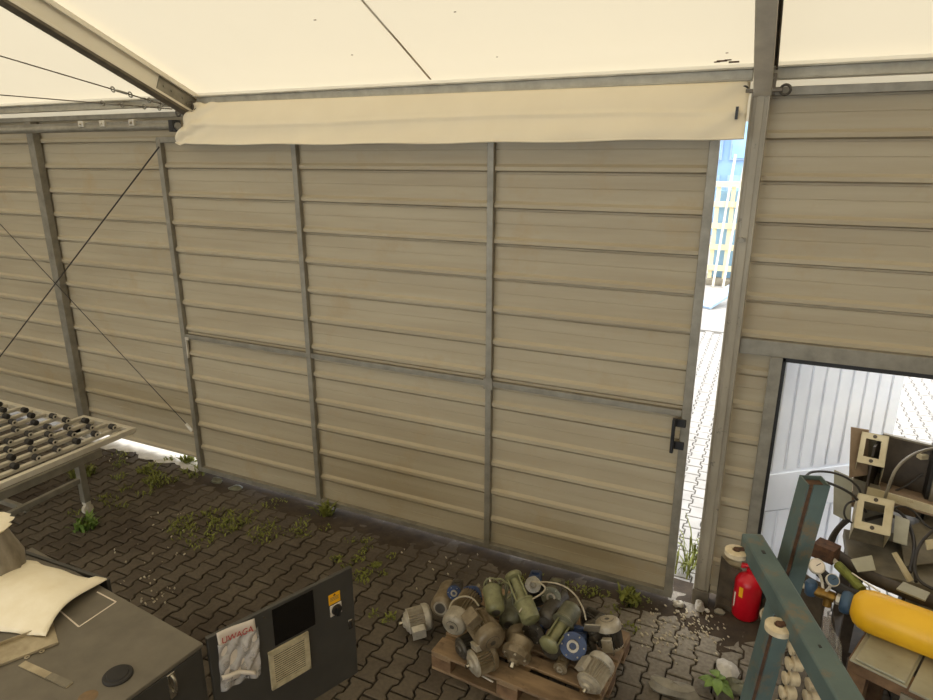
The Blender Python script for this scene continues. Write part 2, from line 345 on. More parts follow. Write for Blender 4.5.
# ------------------------------------------------------------------ ribbed sheet
def sheet(mb, x0, x1, z0, z1, y, zk, pitch):
    """zk: height of one lower rib edge; ribs stand towards the hall"""
    lv = []
    k_ = math.ceil((z0-zk)/pitch)-1
    while True:
        b = zk+k_*pitch
        for dz, dy in ((-.015, 0), (-.012, .014), (0, .014), (.012, -.024), (.037, -.024), (.057, 0), (.150, 0), (.152, .003), (.156, .003), (.158, 0)):
            lv.append((b+dz, dy))
        k_ += 1
        if b > z1: break
    out = []
    for i in range(len(lv)-1):
        (za, da), (zb, db) = lv[i], lv[i+1]
        if za < z0 <= zb: out.append((z0, da+(db-da)*(z0-za)/max(1e-6, zb-za)))
        if z0 < za < z1: out.append((za, da))
        if za < z1 <= zb: out.append((z1, da+(db-da)*(z1-za)/max(1e-6, zb-za)))
    nx = max(1, int((x1-x0)/.6))
    def fn(u, v):
        i = int(round(v*(len(out)-1))); z, d = out[i]; return (x0+u*(x1-x0), y+d, z)
    return mb.grid(fn, nx, len(out)-1)
YW, YD = 4.62, 4.47
# the gate stands in front of the opening, so the fixed cladding ends behind its left stile
wl = MB(); sheet(wl, -13.9, -4.95, .075, 3.63, YW, 3.125, .2549)
o = wl.build('wall_left', M['sheet'], origin=(-7, YW, 0), solid=.003, smooth=False)
struct(o, 'fixed beige ribbed cladding left of the sliding gate', 'wall')
wr = MB(); sheet(wr, -.13, 4.4, 2.08, 3.64, YW, 3.348, .2535); sheet(wr, -.13, .09, .05, 2.0, YW, 3.348, .2535); sheet(wr, 1.14, 4.4, .03, 2.0, YW, 3.348, .2535)
o = wr.build('wall_right', M['sheet'], origin=(1, YW, 0), solid=.003, smooth=False)
struct(o, 'fixed beige ribbed cladding around the small doorway on the right', 'wall')
# unseen sides of the hall, where they stand
for nm, x in (('wall_gable_left', -13.9), ('wall_gable_right', 4.4)):
    g = MB().prism([(x, YW, 0), (x, YW, 3.77), (x, -3.4, 7.2), (x, -11.4, 3.77), (x, -11.4, 0)], (.04, 0, 0))
    struct(g.build(nm, M['sheet'], origin=(x, -3, 0)), 'closed gable end of the tent on the far left' if x < 0 else 'closed gable end of the tent on the near right', 'wall')

# ------------------------------------------------------------------ tent roof
EY, EZ, SL = 4.66, 3.80, .43
RY = -3.4; RZ = EZ+SL*(EY-RY)
def roof_fn(u, v):
    x = -13.9+u*18.3; y = EY+(2*RY-EY-EY)*v
    z = RZ-SL*abs(y-RY)
    sag = .035*abs(math.sin(math.pi*(x+.17)/4.52))*min(1, abs(y-EY)/.8)
    return (x, y, z-sag)
ce = MB().grid(roof_fn, 120, 24)
o = ce.build('ceiling', M['membrane'], origin=(-4, 4.6, 3.7), angle=60)
struct(o, 'cream translucent tent roof membrane', 'tent roof')
CE = o
# eave valance: same cloth hanging outside the cladding
va = MB().grid(lambda u, v: (-13.9+u*18.3, EY+.012*v*math.sin(u*160), EZ-v*.34), 120, 3)
struct(va.build('trim_1', M['membrane'], origin=(-4, EY, 3.5)), 'cream eave valance behind the top of the cladding', 'tent valance')
# welded seam strips
for xs in (-2.47,):
    sm = MB().bar((xs, EY-.06, EZ+SL*.06-.024), (xs, RY, RZ-.05), .016, .003)
    sm.build('seam', M['seam'], CE)
# rust drips by the right rafter
st = MB()
for (u, v, r_) in ((722, 61, .03), (728, 60, .02), (717, 62, .018), (734, 62, .03), (727, 53, .008), (455, 12, .008), (497, 57, .006), (315, 20, .01), (352, 55, .008)):
    p = at(u, v, 3.9)
    rr = ray(u, v); t = (EZ+SL*EY-.006-H)/(rr.z+SL*rr.y); p = CAM+rr*(t*.985)
    st.box(p, (r_*2, r_*.5, .003), (Vector((1, 0, 0)), Vector((0, -1, SL)).normalized(), Vector((0, SL, 1)).normalized()))
st.build('rust_stain', M['rust'], CE)

def rafter(x, name, label):
    mb = MB(); d = Vector((0, -1, SL)).normalized(); nrm = Vector((0, SL, 1)).normalized(); X = Vector((1, 0, 0))
    p0 = Vector((x, EY-.05, EZ-.03)); L = 8.7; c = p0+d*(L/2)
    ax = (X, d, nrm)
    mb.box(c-nrm*.015, (.13, L, .02), ax)               # top flange with keder track lips
    mb.box(c-nrm*.10, (.05, L, .16), ax)                # web
    mb.cur = 1; mb.box(c-nrm*.19, (.1, L, .024), ax); mb.cur = 0     # lower flange
    for s_ in (-1, 1):
        mb.box(c-nrm*.034+X*s_*.06, (.012, L, .02), ax)
        mb.box(c-nrm*.168+X*s_*.044, (.012, L, .02), ax)
    o = mb.build(name, [M['rafter'], M['galv_dark']] if x < -1 else [M['galv_dark'], M['galv_light']], origin=p0, bevel=.003)  # right rafter: sides coloured for shade, lower flange lightened against its dim underside
    struct(o, label, 'rafter')
    pl = MB()                                            # splice plate and bolts at the eave
    for s_ in (-1, 1):
        pl.box(p0+d*.22-nrm*.1+X*s_*.03, (.008, .4, .12), ax)
        for t in (.08, .16, .28, .36):
            pl.cyl(p0+d*t-nrm*.1+X*s_*.03, p0+d*t-nrm*.1+X*s_*.045, .012, 8)
    pl.build('splice_plate', M['galv'], o)
    return o
rafter(-4.87, 'rafter', 'light aluminium tent rafter rising over the left end of the gate')
rafter(-.172, 'rafter', 'tent rafter coloured dark for shade, rising above the grey post')
# purlins along the eave
def purlin(x0, x1, label):
    mb = MB().bb(x0, x1, 4.56, 4.62, 3.69, 3.765); mb.bb(x0, x1, 4.53, 4.56, 3.752, 3.765); mb.bb(x0, x1, 4.53, 4.56, 3.69, 3.70)
    struct(mb.build('purlin', M['purlin'], bevel=.003), label, 'purlin')
purlin(-4.82, -.24, 'galvanized eave beam above the cream door flap')
purlin(-.135, 4.3, 'galvanized eave beam right of the grey post')
purlin(-9.3, -4.92, 'galvanized eave beam left of the light rafter')
mb = MB().bb(-13.9, -4.95, 4.575, 4.605, 3.60, 3.645); struct(mb.build('trim_2', M['galv'], bevel=.003), 'flashing along the top of the left cladding', 'flashing')
mb = MB().bb(-.12, 4.4, 4.575, 4.605, 3.60, 3.65); struct(mb.build('trim_3', M['galv'], bevel=.003), 'flashing along the top of the right cladding', 'flashing')
# corner node hardware of the two rafters
for xc, lab in ((-4.87, 'bolted steel eave joint under the light left rafter'), (-.165, 'bolted steel eave joint on top of the grey post')):
    rt = root('eave_joint', lab, 'steel joint', (xc, 4.5, 3.55)); rt['kind'] = 'structure'
    mb = MB().bb(xc-.06, xc+.06, 4.50, 4.53, 3.6, 3.72); mb.bb(xc-.10, xc+.10, 4.46, 4.53, 3.615, 3.635); mb.build('plate', M['galv_dark'], rt, bevel=.002)
    for dx, dz in ((-.035, .045), (.035, .045), (-.035, -.02), (.035, -.02), (0, .075)):
        MB().cyl((xc+dx, 4.50, 3.65+dz), (xc+dx, 4.45, 3.65+dz), .012, 8).build('bolt', M['galv'], rt)
    for s_ in (-1, 1):
        MB().torus((xc+s_*.115, 4.49, 3.625), (0, 1, 0), .028, .009, 16).build('eye_ring', M['mdark'], rt)
# posts
def column(x0, x1, y0, y1, z1, label, m_, lip=True):
    mb = MB().bb(x0, x1, y0+.012, y1, -.02, z1)
    if lip:
        w_ = .012
        mb.bb(x0, x0+w_, y0, y0+.012, .12, z1); mb.bb(x1-w_, x1, y0, y0+.012, .12, z1)
        mb.bb(x0+.03, x1-.03, y0+.004, y0+.012, .12, z1)
    o = mb.build('column', m_, bevel=.002); struct(o, label, 'steel post'); return o
po = column(-.232, -.126, 4.50, 4.61, 3.62, 'tall grey steel post right of the gate gap', M['post'])
MB().bb(-.238, -.12, 4.49, 4.612, 0, .13).build('foot_plate', M['galv_dark'], po, bevel=.003)
MB().cyl((-.19, 4.5, 2.74), (-.19, 4.47, 2.74), .018, 8).bb(-.215, -.165, 4.485, 4.5, 2.73, 2.755).build('bolt', M['galv'], po)
column(-7.27, -7.165, 4.51, 4.6, 3.595, 'grey steel post in the left cladding', M['galv'], False)
# gap side steel guide strip of the post
# ------------------------------------------------------------------ sliding gate
X0, X1 = -5.24, -.375
CB, CC, CD, CE_ = (-5.24, -5.185), (-3.685, -3.635), (-1.925, -1.875), (-.435, -.375)
gt = root('door_1', 'wide sliding gate of beige ribbed sheet in a galvanized frame', 'gate', (-2.8, YD, .06)); gt['kind'] = 'structure'
ZB, ZT = .065, 3.40
for xa, xb in ((CB[1], CC[0]), (CC[1], CD[0]), (CD[1], CE_[0])):
    s_ = MB(); sheet(s_, xa-.02, xb+.02, ZB+.01, ZT-.02, YD-.0, 3.142, .2587); s_.build('cladding_panel', M['sheet'], gt, solid=.002, smooth=False)
for (a, b) in (CB, CC, CD, CE_): MB().bb(a, b, YD-.05, YD-.005, ZB, ZT).build('stile', M['galv'], gt, bevel=.003)
MB().bb(X0, X1, YD-.045, YD+.03, ZB-.02, ZB+.03).build('bottom_rail', M['galv'], gt, bevel=.003)
MB().bb(X0, X1, YD-.045, YD+.03, ZT-.03, ZT+.02).build('top_rail', M['galv'], gt, bevel=.003)
for xa, xb in ((CB[1], CC[0]), (CC[1], CD[0]), (CD[1], CE_[0])):
    MB().bb(xa, xb, YD-.047, YD-.012, 1.515, 1.56).build('middle_rail', M['galv'], gt, bevel=.003)
MB().bb(CD[0]-.012, CD[1]+.012, YD-.056, YD-.047, 1.49, 1.585).build('joint_plate', M['galv'], gt)
MB().bb(CB[1], CB[1]+.012, YD-.05, YD-.03, 1.31, 1.53).bb(CB[1], CB[1]+.05, YD-.052, YD-.046, 1.5, 1.53).build('latch_strip', M['galv_light'], gt)
hd = MB().bb(-.486, -.462, YD-.125, YD-.095, 1.26, 1.512).build('handle', M['black'], gt, bevel=.006)
for z in (1.30, 1.47):
    MB().bb(-.484, -.464, YD-.11, YD-.052, z-.014, z+.014).bb(-.49, -.40, YD-.062, YD-.05, z-.03, z+.03).build('standoff', M['black'], hd, bevel=.004)
# hanging rail with brackets to the left, and the sheave inside the flap
tr = MB().lathe((-8.6, 4.40, 3.507), (1, 0, 0), [(0, .032), (3.7, .032)], 14).bb(-8.6, -4.93, 4.385, 4.415, 3.53, 3.56)
o = tr.build('gate_track', M['galv'], angle=30); tag(o, 'long horizontal galvanized gate track left of the door flap', 'gate track'); o['kind'] = 'structure'
for x in (-6.15, -5.85, -5.45):
    MB().bb(x-.035, x+.035, 4.36, 4.44, 3.52, 3.575).cyl((x, 4.36, 3.545), (x, 4.34, 3.545), .012, 8).bb(x-.02, x+.02, 4.43, 4.6, 3.55, 3.575).build('bracket', M['galv_light'], o, bevel=.004)
MB().bb(-4.97, -4.92, 4.35, 4.45, 3.46, 3.56).build('end_stop', M['black'], o, bevel=.005)
# ------------------------------------------------------------------ flap of tarpaulin over the gate head
def flap_fn(u, v):
    x0 = -4.80-.10*v**1.4; x1 = -.245+.01*v
    x = x0+u*(x1-x0); zt = 3.70-.02*u; zb = 3.352-.012*math.sin(u*3)+.004*math.sin(u*31)
    z = zt+(zb-zt)*v
    y = 4.50-.18*v - .02*math.sin(v*3.1) + .012*math.sin(v*9+u*4)*v
    c = max(0, 1-u*12); y += .03*c*math.sin(14*(v+u*6)) ; z += .012*c*math.sin(17*(u*9-v))
    c2 = max(0, 1-(1-u)*14); y += .02*c2*math.sin(11*(v-(1-u)*7))
    y += .006*math.sin(u*60+v*4)*v - .012*math.exp(-((v-.52-.04*math.sin(u*7))/.035)**2)
    return (x, y, z)
fl = MB().grid(flap_fn, 160, 26); o = fl.build('door_flap', M['flap'], origin=(-2.5, 4.4, 3.37), angle=80, solid=.004)
tag(o, 'long cream tarpaulin flap hanging over the top of the gate', 'tarpaulin')
MB().tube([Vector(flap_fn(i/60, 1.0))+Vector((0, -.002, .004)) for i in range(61)], .007, 8).build('hem', M['flap'], o)
# black slot and hook at the flap's right end
MB().bb(-.30, -.285, 4.33, 4.36, 3.46, 3.53).build('strap', M['black'], o)

# ------------------------------------------------------------------ small doorway with the leaf swung out
fr = root('door_2', 'small doorway in the right wall with its white ribbed leaf swung outwards', 'door', (.6, 4.6, 0)); fr['kind'] = 'structure'
MB().bb(-.125, 1.3, 4.55, 4.625, 1.985, 2.09).build('lintel', M['galv'], fr, bevel=.003)
MB().bb(.07, .145, 4.545, 4.63, 0, 1.985).build('jamb', M['galv'], fr, bevel=.003)
MB().bb(1.08, 1.155, 4.545, 4.63, 0, 1.985).build('jamb', M['galv'], fr, bevel=.003)
MB().bb(.145, .168, 4.56, 4.66, 0, 1.985).bb(.145, 1.08, 4.56, 4.66, 1.955, 1.985).bb(1.06, 1.08, 4.56, 4.66, 0, 1.985).build('rubber_seal', M['black'], fr, bevel=.003)
a39 = R(39); LE = Vector((math.cos(a39), math.sin(a39), 0)); LN = Vector((LE.y, -LE.x, 0)); P0 = Vector((.16, 4.675, 0))
lf = MB(); lf.box(P0+LE*.505+LN*-.02+Vector((0, 0, 1.0)), (1.01, .03, 1.9), (LE, LN, Vector((0, 0, 1))))
leaf = lf.build('leaf', M['white'], fr, bevel=.003)
gv = MB()
for i in range(9):
    t = .015+i*.115
    for z0, z1 in ((.1, .78), (1.105, 1.94)):
        gv.box(P0+LE*(t+.05)+LN*.0+Vector((0, 0, (z0+z1)/2)), (.094, .014, z1-z0), (LE, LN, Vector((0, 0, 1))))
gv.build('leaf_board', M['white'], leaf, bevel=.005)
MB().box(P0+LE*.5+LN*.004+Vector((0, 0, .94)), (1.0, .02, .29), (LE, LN, Vector((0, 0, 1)))).build('leaf_rail', M['white'], leaf, bevel=.004)

# ------------------------------------------------------------------ bracing cables
def cable_thing(name, pts, r, label, mt='cable', cat='cable', turn=None, group=None):
    o = MB().tube(pts, r, 6).build(name, M[mt]); tag(o, label, cat, group)
    return o
cable_thing('brace_cable', [ay(159, 147, 4.33), ay(5, 350, 4.33), ay(-40, 409, 4.33)], .0065, 'dark brace cable falling leftwards from the top of the gate frame')
o = cable_thing('brace_cable', [ay(-40, 185, 4.5), ay(0, 224, 4.5), ay(190, 428, 4.5)], .0045, 'thin faint brace cable falling rightwards to the left foot of the gate')
MB().cyl(ay(186, 424, 4.5), ay(192, 431, 4.5), .016, 8).build('end_clamp', M['galv_light'], o)
def roof_cable(p, q, label):
    p, q = Vector(p), Vector(q)
    o = MB().tube([p, q], .006, 6).build('roof_cable', M['galv_dark']); tag(o, label, 'cable')
    d = (q-p).normalized()
    for t in (.72, .80):
        MB().torus(p+(q-p)*t, (0, 1, .3), .022, .006, 12, up=d).build('turnbuckle', M['galv'], o)
    MB().cyl(p+(q-p)*.735, p+(q-p)*.785, .011, 8).build('turnbuckle_body', M['galv'], o)
    for i in range(5): MB().torus(p+(q-p)*(.86+.03*i), (0, 1, 0) if i % 2 else (0, 0, 1), .02, .006, 10, up=d).build('chain_link', M['galv'], o)
def roofhit(u, v, k_):
    r = ray(u, v); return CAM+r*(k_*(EZ+SL*EY-H)/(r.z+SL*r.y))
roof_cable(roofhit(-60, 38, .9), ay(172, 107, 4.45), 'upper thin roof cable running left from the left rafter foot')
roof_cable(roofhit(-60, 90, .93), ay(172, 109, 4.52), 'lower thin roof cable running left from the left rafter foot')

# ------------------------------------------------------------------ yard seen through the gap
bl = root('building', 'blue glazed building far beyond the gap beside the gate', 'building', (-2.5, 30, 0))
MB().bb(-9, 6, 30, 36, 0, 11).build('wall', M['bluebld'], bl)
for i in range(9):
    for j in range(4):
        x = -8.5+i*1.6; z = .6+j*2.5
        wv = MB().bb(x, x+1.3, 29.9, 30.02, z, z+1.9).build('window', M['shutter'], bl)
        MB().bb(x+.08, x+1.22, 29.85, 29.92, z+.08, z+1.82).build('pane', M['blueglass'], wv)
a_, b_ = at(708, 284, 0), at(738, 284, 0); yr = (a_.y+b_.y)/2
gr = root('glass_rack', 'yellow framed rack of pale blue glass sheets standing in the yard', 'rack', ((a_.x+b_.x)/2, yr, 0))
xa, xb = a_.x, b_.x
for x in (xa, (xa+xb)/2, xb): MB().bb(x-.05, x+.05, yr, yr+.1, .1, 2.6).build('upright', M['yellowrack'], gr)
for z in (.35, .9, 1.45, 2.0, 2.5): MB().bb(xa-.1, xb+.1, yr-.06, yr, z, z+.14).build('rail', M['yellowrack'], gr)
MB().bb(xa-.2, xb+.2, yr-.3, yr+.7, 0, .14).build('base', M['junkgrey'], gr)
MB().bb(xa, xb, yr+.2, yr+.4, .14, 2.4).build('glass', M['blueglass'], gr)
for i, x in enumerate((xa+.15, xa+.4)):
    ld = MB().cyl((x, yr-.5, 0), (x+.15, yr+.12, 3.3), .03, 8).build('metal_pole', M['galv_light']); tag(ld, ('first' if i == 0 else 'second')+' pale pole from the left leaning on the yellow glass rack', 'pole', 'poles leaning on the glass rack')
p = at(722, 305, 0)
o = MB().bar(p+Vector((-.35, -.5, .025)), p+Vector((.35, .6, .45)), .35, .05).build('plank', M['shutter']); tag(o, 'pale blue board lying tilted on the yard in front of the yellow glass rack', 'board')

# ------------------------------------------------------------------ plants, stones, crumbs
def blades(mb, c, n, rad, h, wid=.006, lean=.6):
    c = Vector(c)
    for i in range(n):
        a = random.uniform(0, 6.283); r_ = rad*math.sqrt(random.random()); b = c+Vector((r_*math.cos(a), r_*math.sin(a), -.004))
        hh = h*random.uniform(.4, 1); a2 = random.uniform(0, 6.283); l = Vector((math.cos(a2), math.sin(a2), 0))*hh*lean*random.uniform(.3, 1.4)
        s_ = Vector((-math.sin(a2), math.cos(a2), 0))*wid*random.uniform(.6, 1.3)
        m_ = b+l*.4+Vector((0, 0, hh*.7)); t = b+l+Vector((0, 0, hh))
        mb.add([b-s_*.6, b+s_*.6, m_+s_, m_-s_, t], [(0, 1, 2, 3), (3, 2, 4)])
gm = MB()
for (u, v, n, rad, h) in ((225, 525, 150, .5, .045), (240, 515, 100, .4, .05), (200, 520, 60, .3, .04), (105, 470, 70, .35, .05), (160, 480, 120, .3, .07), (120, 500, 60, .3, .05),
                          (360, 560, 90, .2, .03), (380, 566, 60, .15, .03), (300, 530, 60, .25, .035), (385, 622, 40, .12, .03), (150, 468, 80, .25, .06), (350, 552, 60, .18, .03), (590, 590, 80, .22, .03), (270, 520, 70, .4, .035), (195, 470, 50, .12, .06), (520, 575, 40, .2, .025), (640, 605, 40, .15, .03)):
    p = at(u, v, 0); p.z = .004
    for q_ in range(6):
        o_ = Vector((random.gauss(0, rad*.5), random.gauss(0, rad*.5), 0)); blades(gm, p+o_, int(n*.3), rad*.28, h*.8, .007, 1.3)
o = gm.build('grass', M['grass'], origin=(0, 4, 0), smooth=False); tag(o, 'low grass and moss growing between the paving blocks', 'grass', kind='stuff')
def weed(u, v, n, rad, h, label, mt='grass', leafw=.014, base=None, dz=0):
    p = base or at(u, v, .0); p = Vector((p[0], p[1], dz))
    mb = MB(); blades(mb, p, n, rad, h, leafw, .8)
    o = mb.build('weed', M[mt], origin=p, smooth=False); tag(o, label, 'weed', 'weeds in the paving')
    st = MB()
    for i in range(5):
        a = random.uniform(0, 6.28); st.tube([p+Vector((0, 0, -.005)), p+Vector((math.cos(a)*rad*.3, math.sin(a)*rad*.3, h*.5))], .002, 5)
    st.build('stem', M['grass'], o)
weed(326, 514, 60, .07, .13, 'leafy weed at the foot of the second gate stile')
weed(630, 600, 60, .09, .09, 'leafy weed by the wall left of the gate gap')
weed(86, 528, 60, .1, .12, 'bright weed in front of the conveyor caster', 'leaf')
weed(82, 475, 45, .12, .12, 'weed beside the conveyor leg')
weed(190, 462, 45, .08, .1, 'weed at the left foot of the gate beside the white gap')
weed(0, 0, 26, .07, .34, 'tall pale weed outside in the gate gap', 'grass', .008, base=(-.285, 5.05, 0))
weed(0, 0, 20, .07, .2, 'short pale weed outside near the post base', 'grass', .008, base=(-.34, 4.85, 0))
# broad-leaved plant in front of the rack
p = at(716, 690, 0); rt = root('broadleaf_plant', 'small bright green broad-leaved plant beside the white plaster lump', 'plant', p)
for i in range(7):
    a = i*.9+.3; L = random.uniform(.08, .13); d = Vector((math.cos(a), math.sin(a), 0)); s_ = Vector((-d.y, d.x, 0)); b = p+Vector((0, 0, .05+.02*(i % 3)))
    lm = MB().grid(lambda u, v: b+d*L*u+s_*(v-.5)*.07*math.sin(math.pi*min(1, u*.95+.03))+Vector((0, 0, .05*u-.07*u*u+.012*abs(v-.5))), 6, 4)
    lm.build('leaf', M['leaf'], rt, solid=.001)
MB().tube([p, p+Vector((.005, 0, .09))], .004, 6).build('stem', M['grass'], rt)
def rock(u, v, r_, label, mt='stone', z=None, sq=(1, 1, .7), seed=1, name='stone', group=None, cat='stone'):
    rnd = random.Random(seed); p = at(u, v, 0)
    mb = MB(); n, mm = 12, 7; vs = []
    ph = [rnd.uniform(0, 6) for _ in range(6)]
    for j in range(mm+1):
        for i in range(n):
            th = math.pi*j/mm; a = 2*math.pi*i/n
            rr = r_*(1+.16*math.sin(2*a+ph[0])+.12*math.sin(3*a+ph[1]+th*2)+.1*math.sin(5*th+ph[2]))
            vs.append((p.x+rr*sq[0]*math.sin(th)*math.cos(a), p.y+rr*sq[1]*math.sin(th)*math.sin(a), r_*sq[2]*.85+rr*sq[2]*math.cos(th)))
    fs = [(j*n+i, j*n+(i+1) % n, (j+1)*n+(i+1) % n, (j+1)*n+i) for j in range(mm) for i in range(n)]
    o = mb.add(vs, fs).build(name, M[mt], angle=30); tag(o, label, cat, group); return o
rock(678, 606, .035, 'rounded pale stone left of the grey post foot', seed=3)
rock(699, 610, .045, 'pale stone in front of the grey post foot', seed=5, sq=(.8, 1, .9))
rock(719, 614, .032, 'small grey stone between post and extinguisher', 'junkgrey', seed=8)
rock(707, 612, .02, 'tiny pale pebble right of the post foot stone', seed=9)
rock(727, 672, .085, 'flat white plaster lump on the paving behind the green plant', 'plaster_and_light', seed=11, sq=(.75, 1.1, .35), name='plaster_lump', cat='lump')
rock(672, 694, .10, 'crumpled dark grey rubbish at the bottom edge left of the green plant', 'junkgrey', seed=13, sq=(1.4, .6, .5), name='rubbish', cat='rubbish')
rock(738, 692, .07, 'dusty grey stone right of the green plant', 'mgreen', seed=17, sq=(1.2, .8, .6))
rock(217, 482, .05, 'flat grey stone at the left foot of the gate', 'mgreen', seed=19, sq=(1.6, 1, .4))
rock(236, 489, .05, 'flat stone along the gate foot right of the first grey one', 'mgreen', seed=23, sq=(1.5, 1, .35))
db = MB()
for (u, v, n, sp_) in ((160, 524, 14, .35), (150, 555, 12, .4), (140, 580, 10, .25), (680, 630, 90, .32), (660, 640, 40, .2), (150, 600, 20, .2), (430, 560, 20, .6), (700, 625, 50, .15), (125, 455, 20, .2)):
    for i in range(n):
        p = at(u, v, 0)+Vector((random.gauss(0, sp_*.5), random.gauss(0, sp_*.5), 0))
        if p.y > 4.42: continue
        s_ = random.uniform(.004, .014); db.box((p.x, p.y, .004+s_*.3), (s_*1.6, s_, s_*.7), frame((random.random(), random.random(), .3)))
o = db.build('crumbs', M['debris'], origin=(0, 4, 0), smooth=False); tag(o, 'pale mortar crumbs scattered on the paving', 'crumbs', kind='stuff')

# ------------------------------------------------------------------ fire extinguisher
p = at(744.5, 614, .012); ex = root('fire_extinguisher', 'squat red fire extinguisher standing by the right wall', 'fire extinguisher', p); p = Vector(p)
MB().lathe(p, (0, 0, 1), [(0, .088), (.012, .095), (.27, .095), (.30, .09), (.325, .072), (.342, .045), (.355, .03)], 32).build('body', M['red'], ex, angle=40)
MB().lathe(p+Vector((0, 0, .35)), (0, 0, 1), [(0, .03), (.03, .03), (.032, .024), (.05, .024)], 16).build('valve', M['red'], ex)
MB().box(p+Vector((-.005, 0, .408)), (.12, .035, .016)).box(p+Vector((-.05, 0, .398)), (.035, .035, .02)).build('lever', M['red'], ex, bevel=.006)
MB().tube([p+Vector((.03, 0, .38)), p+Vector((.075, -.01, .37)), p+Vector((.105, -.01, .3)), p+Vector((.106, -.01, .18))], .011, 8, 2).build('hose', M['black'], ex)
def wrap(mb, c, r_, a0, a1, z0, z1): return mb.grid(lambda u, v: c+Vector((r_*math.cos(R(a0+(a1-a0)*u)), r_*math.sin(R(a0+(a1-a0)*u)), z0+(z1-z0)*v)), 8, 1)
wrap(MB(), p, .0962, 232, 250, .19, .27).build('yellow_label', M['yellowst'], ex)
wrap(MB(), p, .0962, 205, 216, .08, .2).build('white_label', M['paper'], ex)
p2 = at(779, 597, .02)
o = MB().lathe((.36, 4.36, 0), (0, 0, 1), [(0, .10), (.16, .13), (.165, .135), (.165, .124), (.012, .095)], 24, cap=False).build('bucket', M['whiteplastic']); tag(o, 'pale plastic bucket on the ground behind the red extinguisher', 'bucket')
# dark cloth lying along the wall foot
o = MB().grid(lambda u, v: (-.07+u*.7, 4.545+.03*math.sin(u*16+v*3)*(1-v*.3)-(.05 if v < .12 else 0)-.03*max(0, .5-v), .005+v*(.42-.05*math.sin(u*7))+.015*math.sin(u*11+v*9)*v), 40, 18).build('dark_cloth', M['cloth'], solid=.004); tag(o, 'dark brown sheet draped along the wall foot behind the extinguisher', 'cloth')

# ------------------------------------------------------------------ control cabinet (front left)
ZC = 1.0
hx = at(203, 642, ZC)
cang = R(-5.6); CX = Vector((math.cos(cang), math.sin(cang), 0)); CY = Vector((-math.sin(cang), math.cos(cang), 0)); CZ = Vector((0, 0, 1))
cab = root('control_cabinet', 'dark grey steel control cabinet with open doors in the lower left', 'cabinet', (hx.x-.4, hx.y-.4, 0))
def cb(mb, x0, x1, y0, y1, z0, z1):
    c = Vector((hx.x, hx.y, 0))+CX*(x0+x1)/2+CY*(y0+y1)/2+CZ*(z0+z1)/2; return mb.box(c, (x1-x0, y1-y0, z1-z0), (CX, CY, CZ))
cb(MB(), -1.55, 0, -1.3, -.012, .08, ZC-.022).build('body', M['cabgrey'], cab, bevel=.004)
cb(MB(), -1.555, .006, -1.3, -.004, ZC-.022, ZC).build('top_panel', M['cabtop'], cab, bevel=.004)
cb(MB(), -1.5, -.04, -1.25, -.06, 0, .08).build('plinth', M['blackm'], cab)
# swing handle on the side face
c0 = Vector((hx.x, hx.y, 0))
hn = cb(MB(), .0, .008, -.205, -.165, .83, .965).build('handle', M['chrome'], cab, bevel=.003)
MB().tube([c0+CX*.008+CY*-.185+CZ*.955, c0+CX*.03+CY*-.185+CZ*.94, c0+CX*.034+CY*-.185+CZ*.88, c0+CX*.012+CY*-.185+CZ*.86], .008, 8, 2).build('grip', M['chrome'], hn)
cb(MB(), 0, .004, -.52, -.03, .12, .97).build('side_door', M['cabgrey'], cab, bevel=.002)
# rear door standing open: upper edge shows above the top
lid0, lid1 = at(10, 545, 1.02), at(108, 578, 1.02)
dd = (lid1-lid0).normalized(); ld_n = Vector((dd.y, -dd.x, 0))
mid = (lid0+lid1)/2
l2 = lid0-dd*.2
rdc = (l2+lid1)/2
MB().box((rdc.x, rdc.y, .60), ((lid1-l2).length, .022, .82), (dd, ld_n, CZ)).build('rear_door', M['cabgrey'], cab, bevel=.003)
# open front door
E1 = Vector((.307, .79, 0)).normalized(); EN = Vector((E1.y, -E1.x, 0)); HP = Vector((-2.264, 1.82, 0))
DW, DZ0, DZ1 = .848, .262, 1.0
def dpt(s_, z, o_=0): return HP+E1*s_+EN*o_+CZ*z
def dbox(mb, s0, s1, z0, z1, o0, o1): return mb.box(dpt((s0+s1)/2, (z0+z1)/2, (o0+o1)/2), (s1-s0, o1-o0, z1-z0), (E1, EN, CZ))
dr = dbox(MB(), .008, DW, DZ0, DZ1, -.024, 0).build('front_door', M['cabgrey'], cab, bevel=.004)
dbox(MB(), .348, .59, .757, .98, 0, .003).build('display_window', M['darkglass'], dr)
vg = dbox(MB(), .302, .54, .498, .742, 0, .004)
for z0, z1, s0, s1 in ((.498, .522, .302, .54), (.718, .742, .302, .54), (.498, .742, .302, .328), (.498, .742, .514, .54)): dbox(vg, s0, s1, z0, z1, .004, .014)
vg.build('vent_frame', M['grille'], dr, bevel=.002)
sl = MB()
for i in range(14):
    z = .53+i*.0138; sl.box(dpt(.421, z, .009), (.186, .006, .0025), (E1, (EN+CZ*-.7).normalized(), (CZ+EN*.7).normalized()))
sl.build('vent_slat', M['grille'], dr)
dbox(MB(), .33, .512, .524, .716, .004, .0045).build('vent_mesh', M['black'], dr)
stk = dbox(MB(), .683, .758, .826, .892, 0, .002).build('warning_sticker', M['yellowst'], dr)
MB().prism([dpt(.712, .876, .0021), dpt(.730, .876, .0021), dpt(.721, .890, .0021)], EN*.0006).build('warning_triangle', M['black'], stk)
lt = MB()
for z in (.866, .857, .848): dbox(lt, .693, .748, z, z+.004, .002, .0024)
lt.build('sticker_line', M['junkbrown'], stk)
sw = dbox(MB(), .688, .762, .748, .818, 0, .004).build('switch_plate', M['paper'], dr)
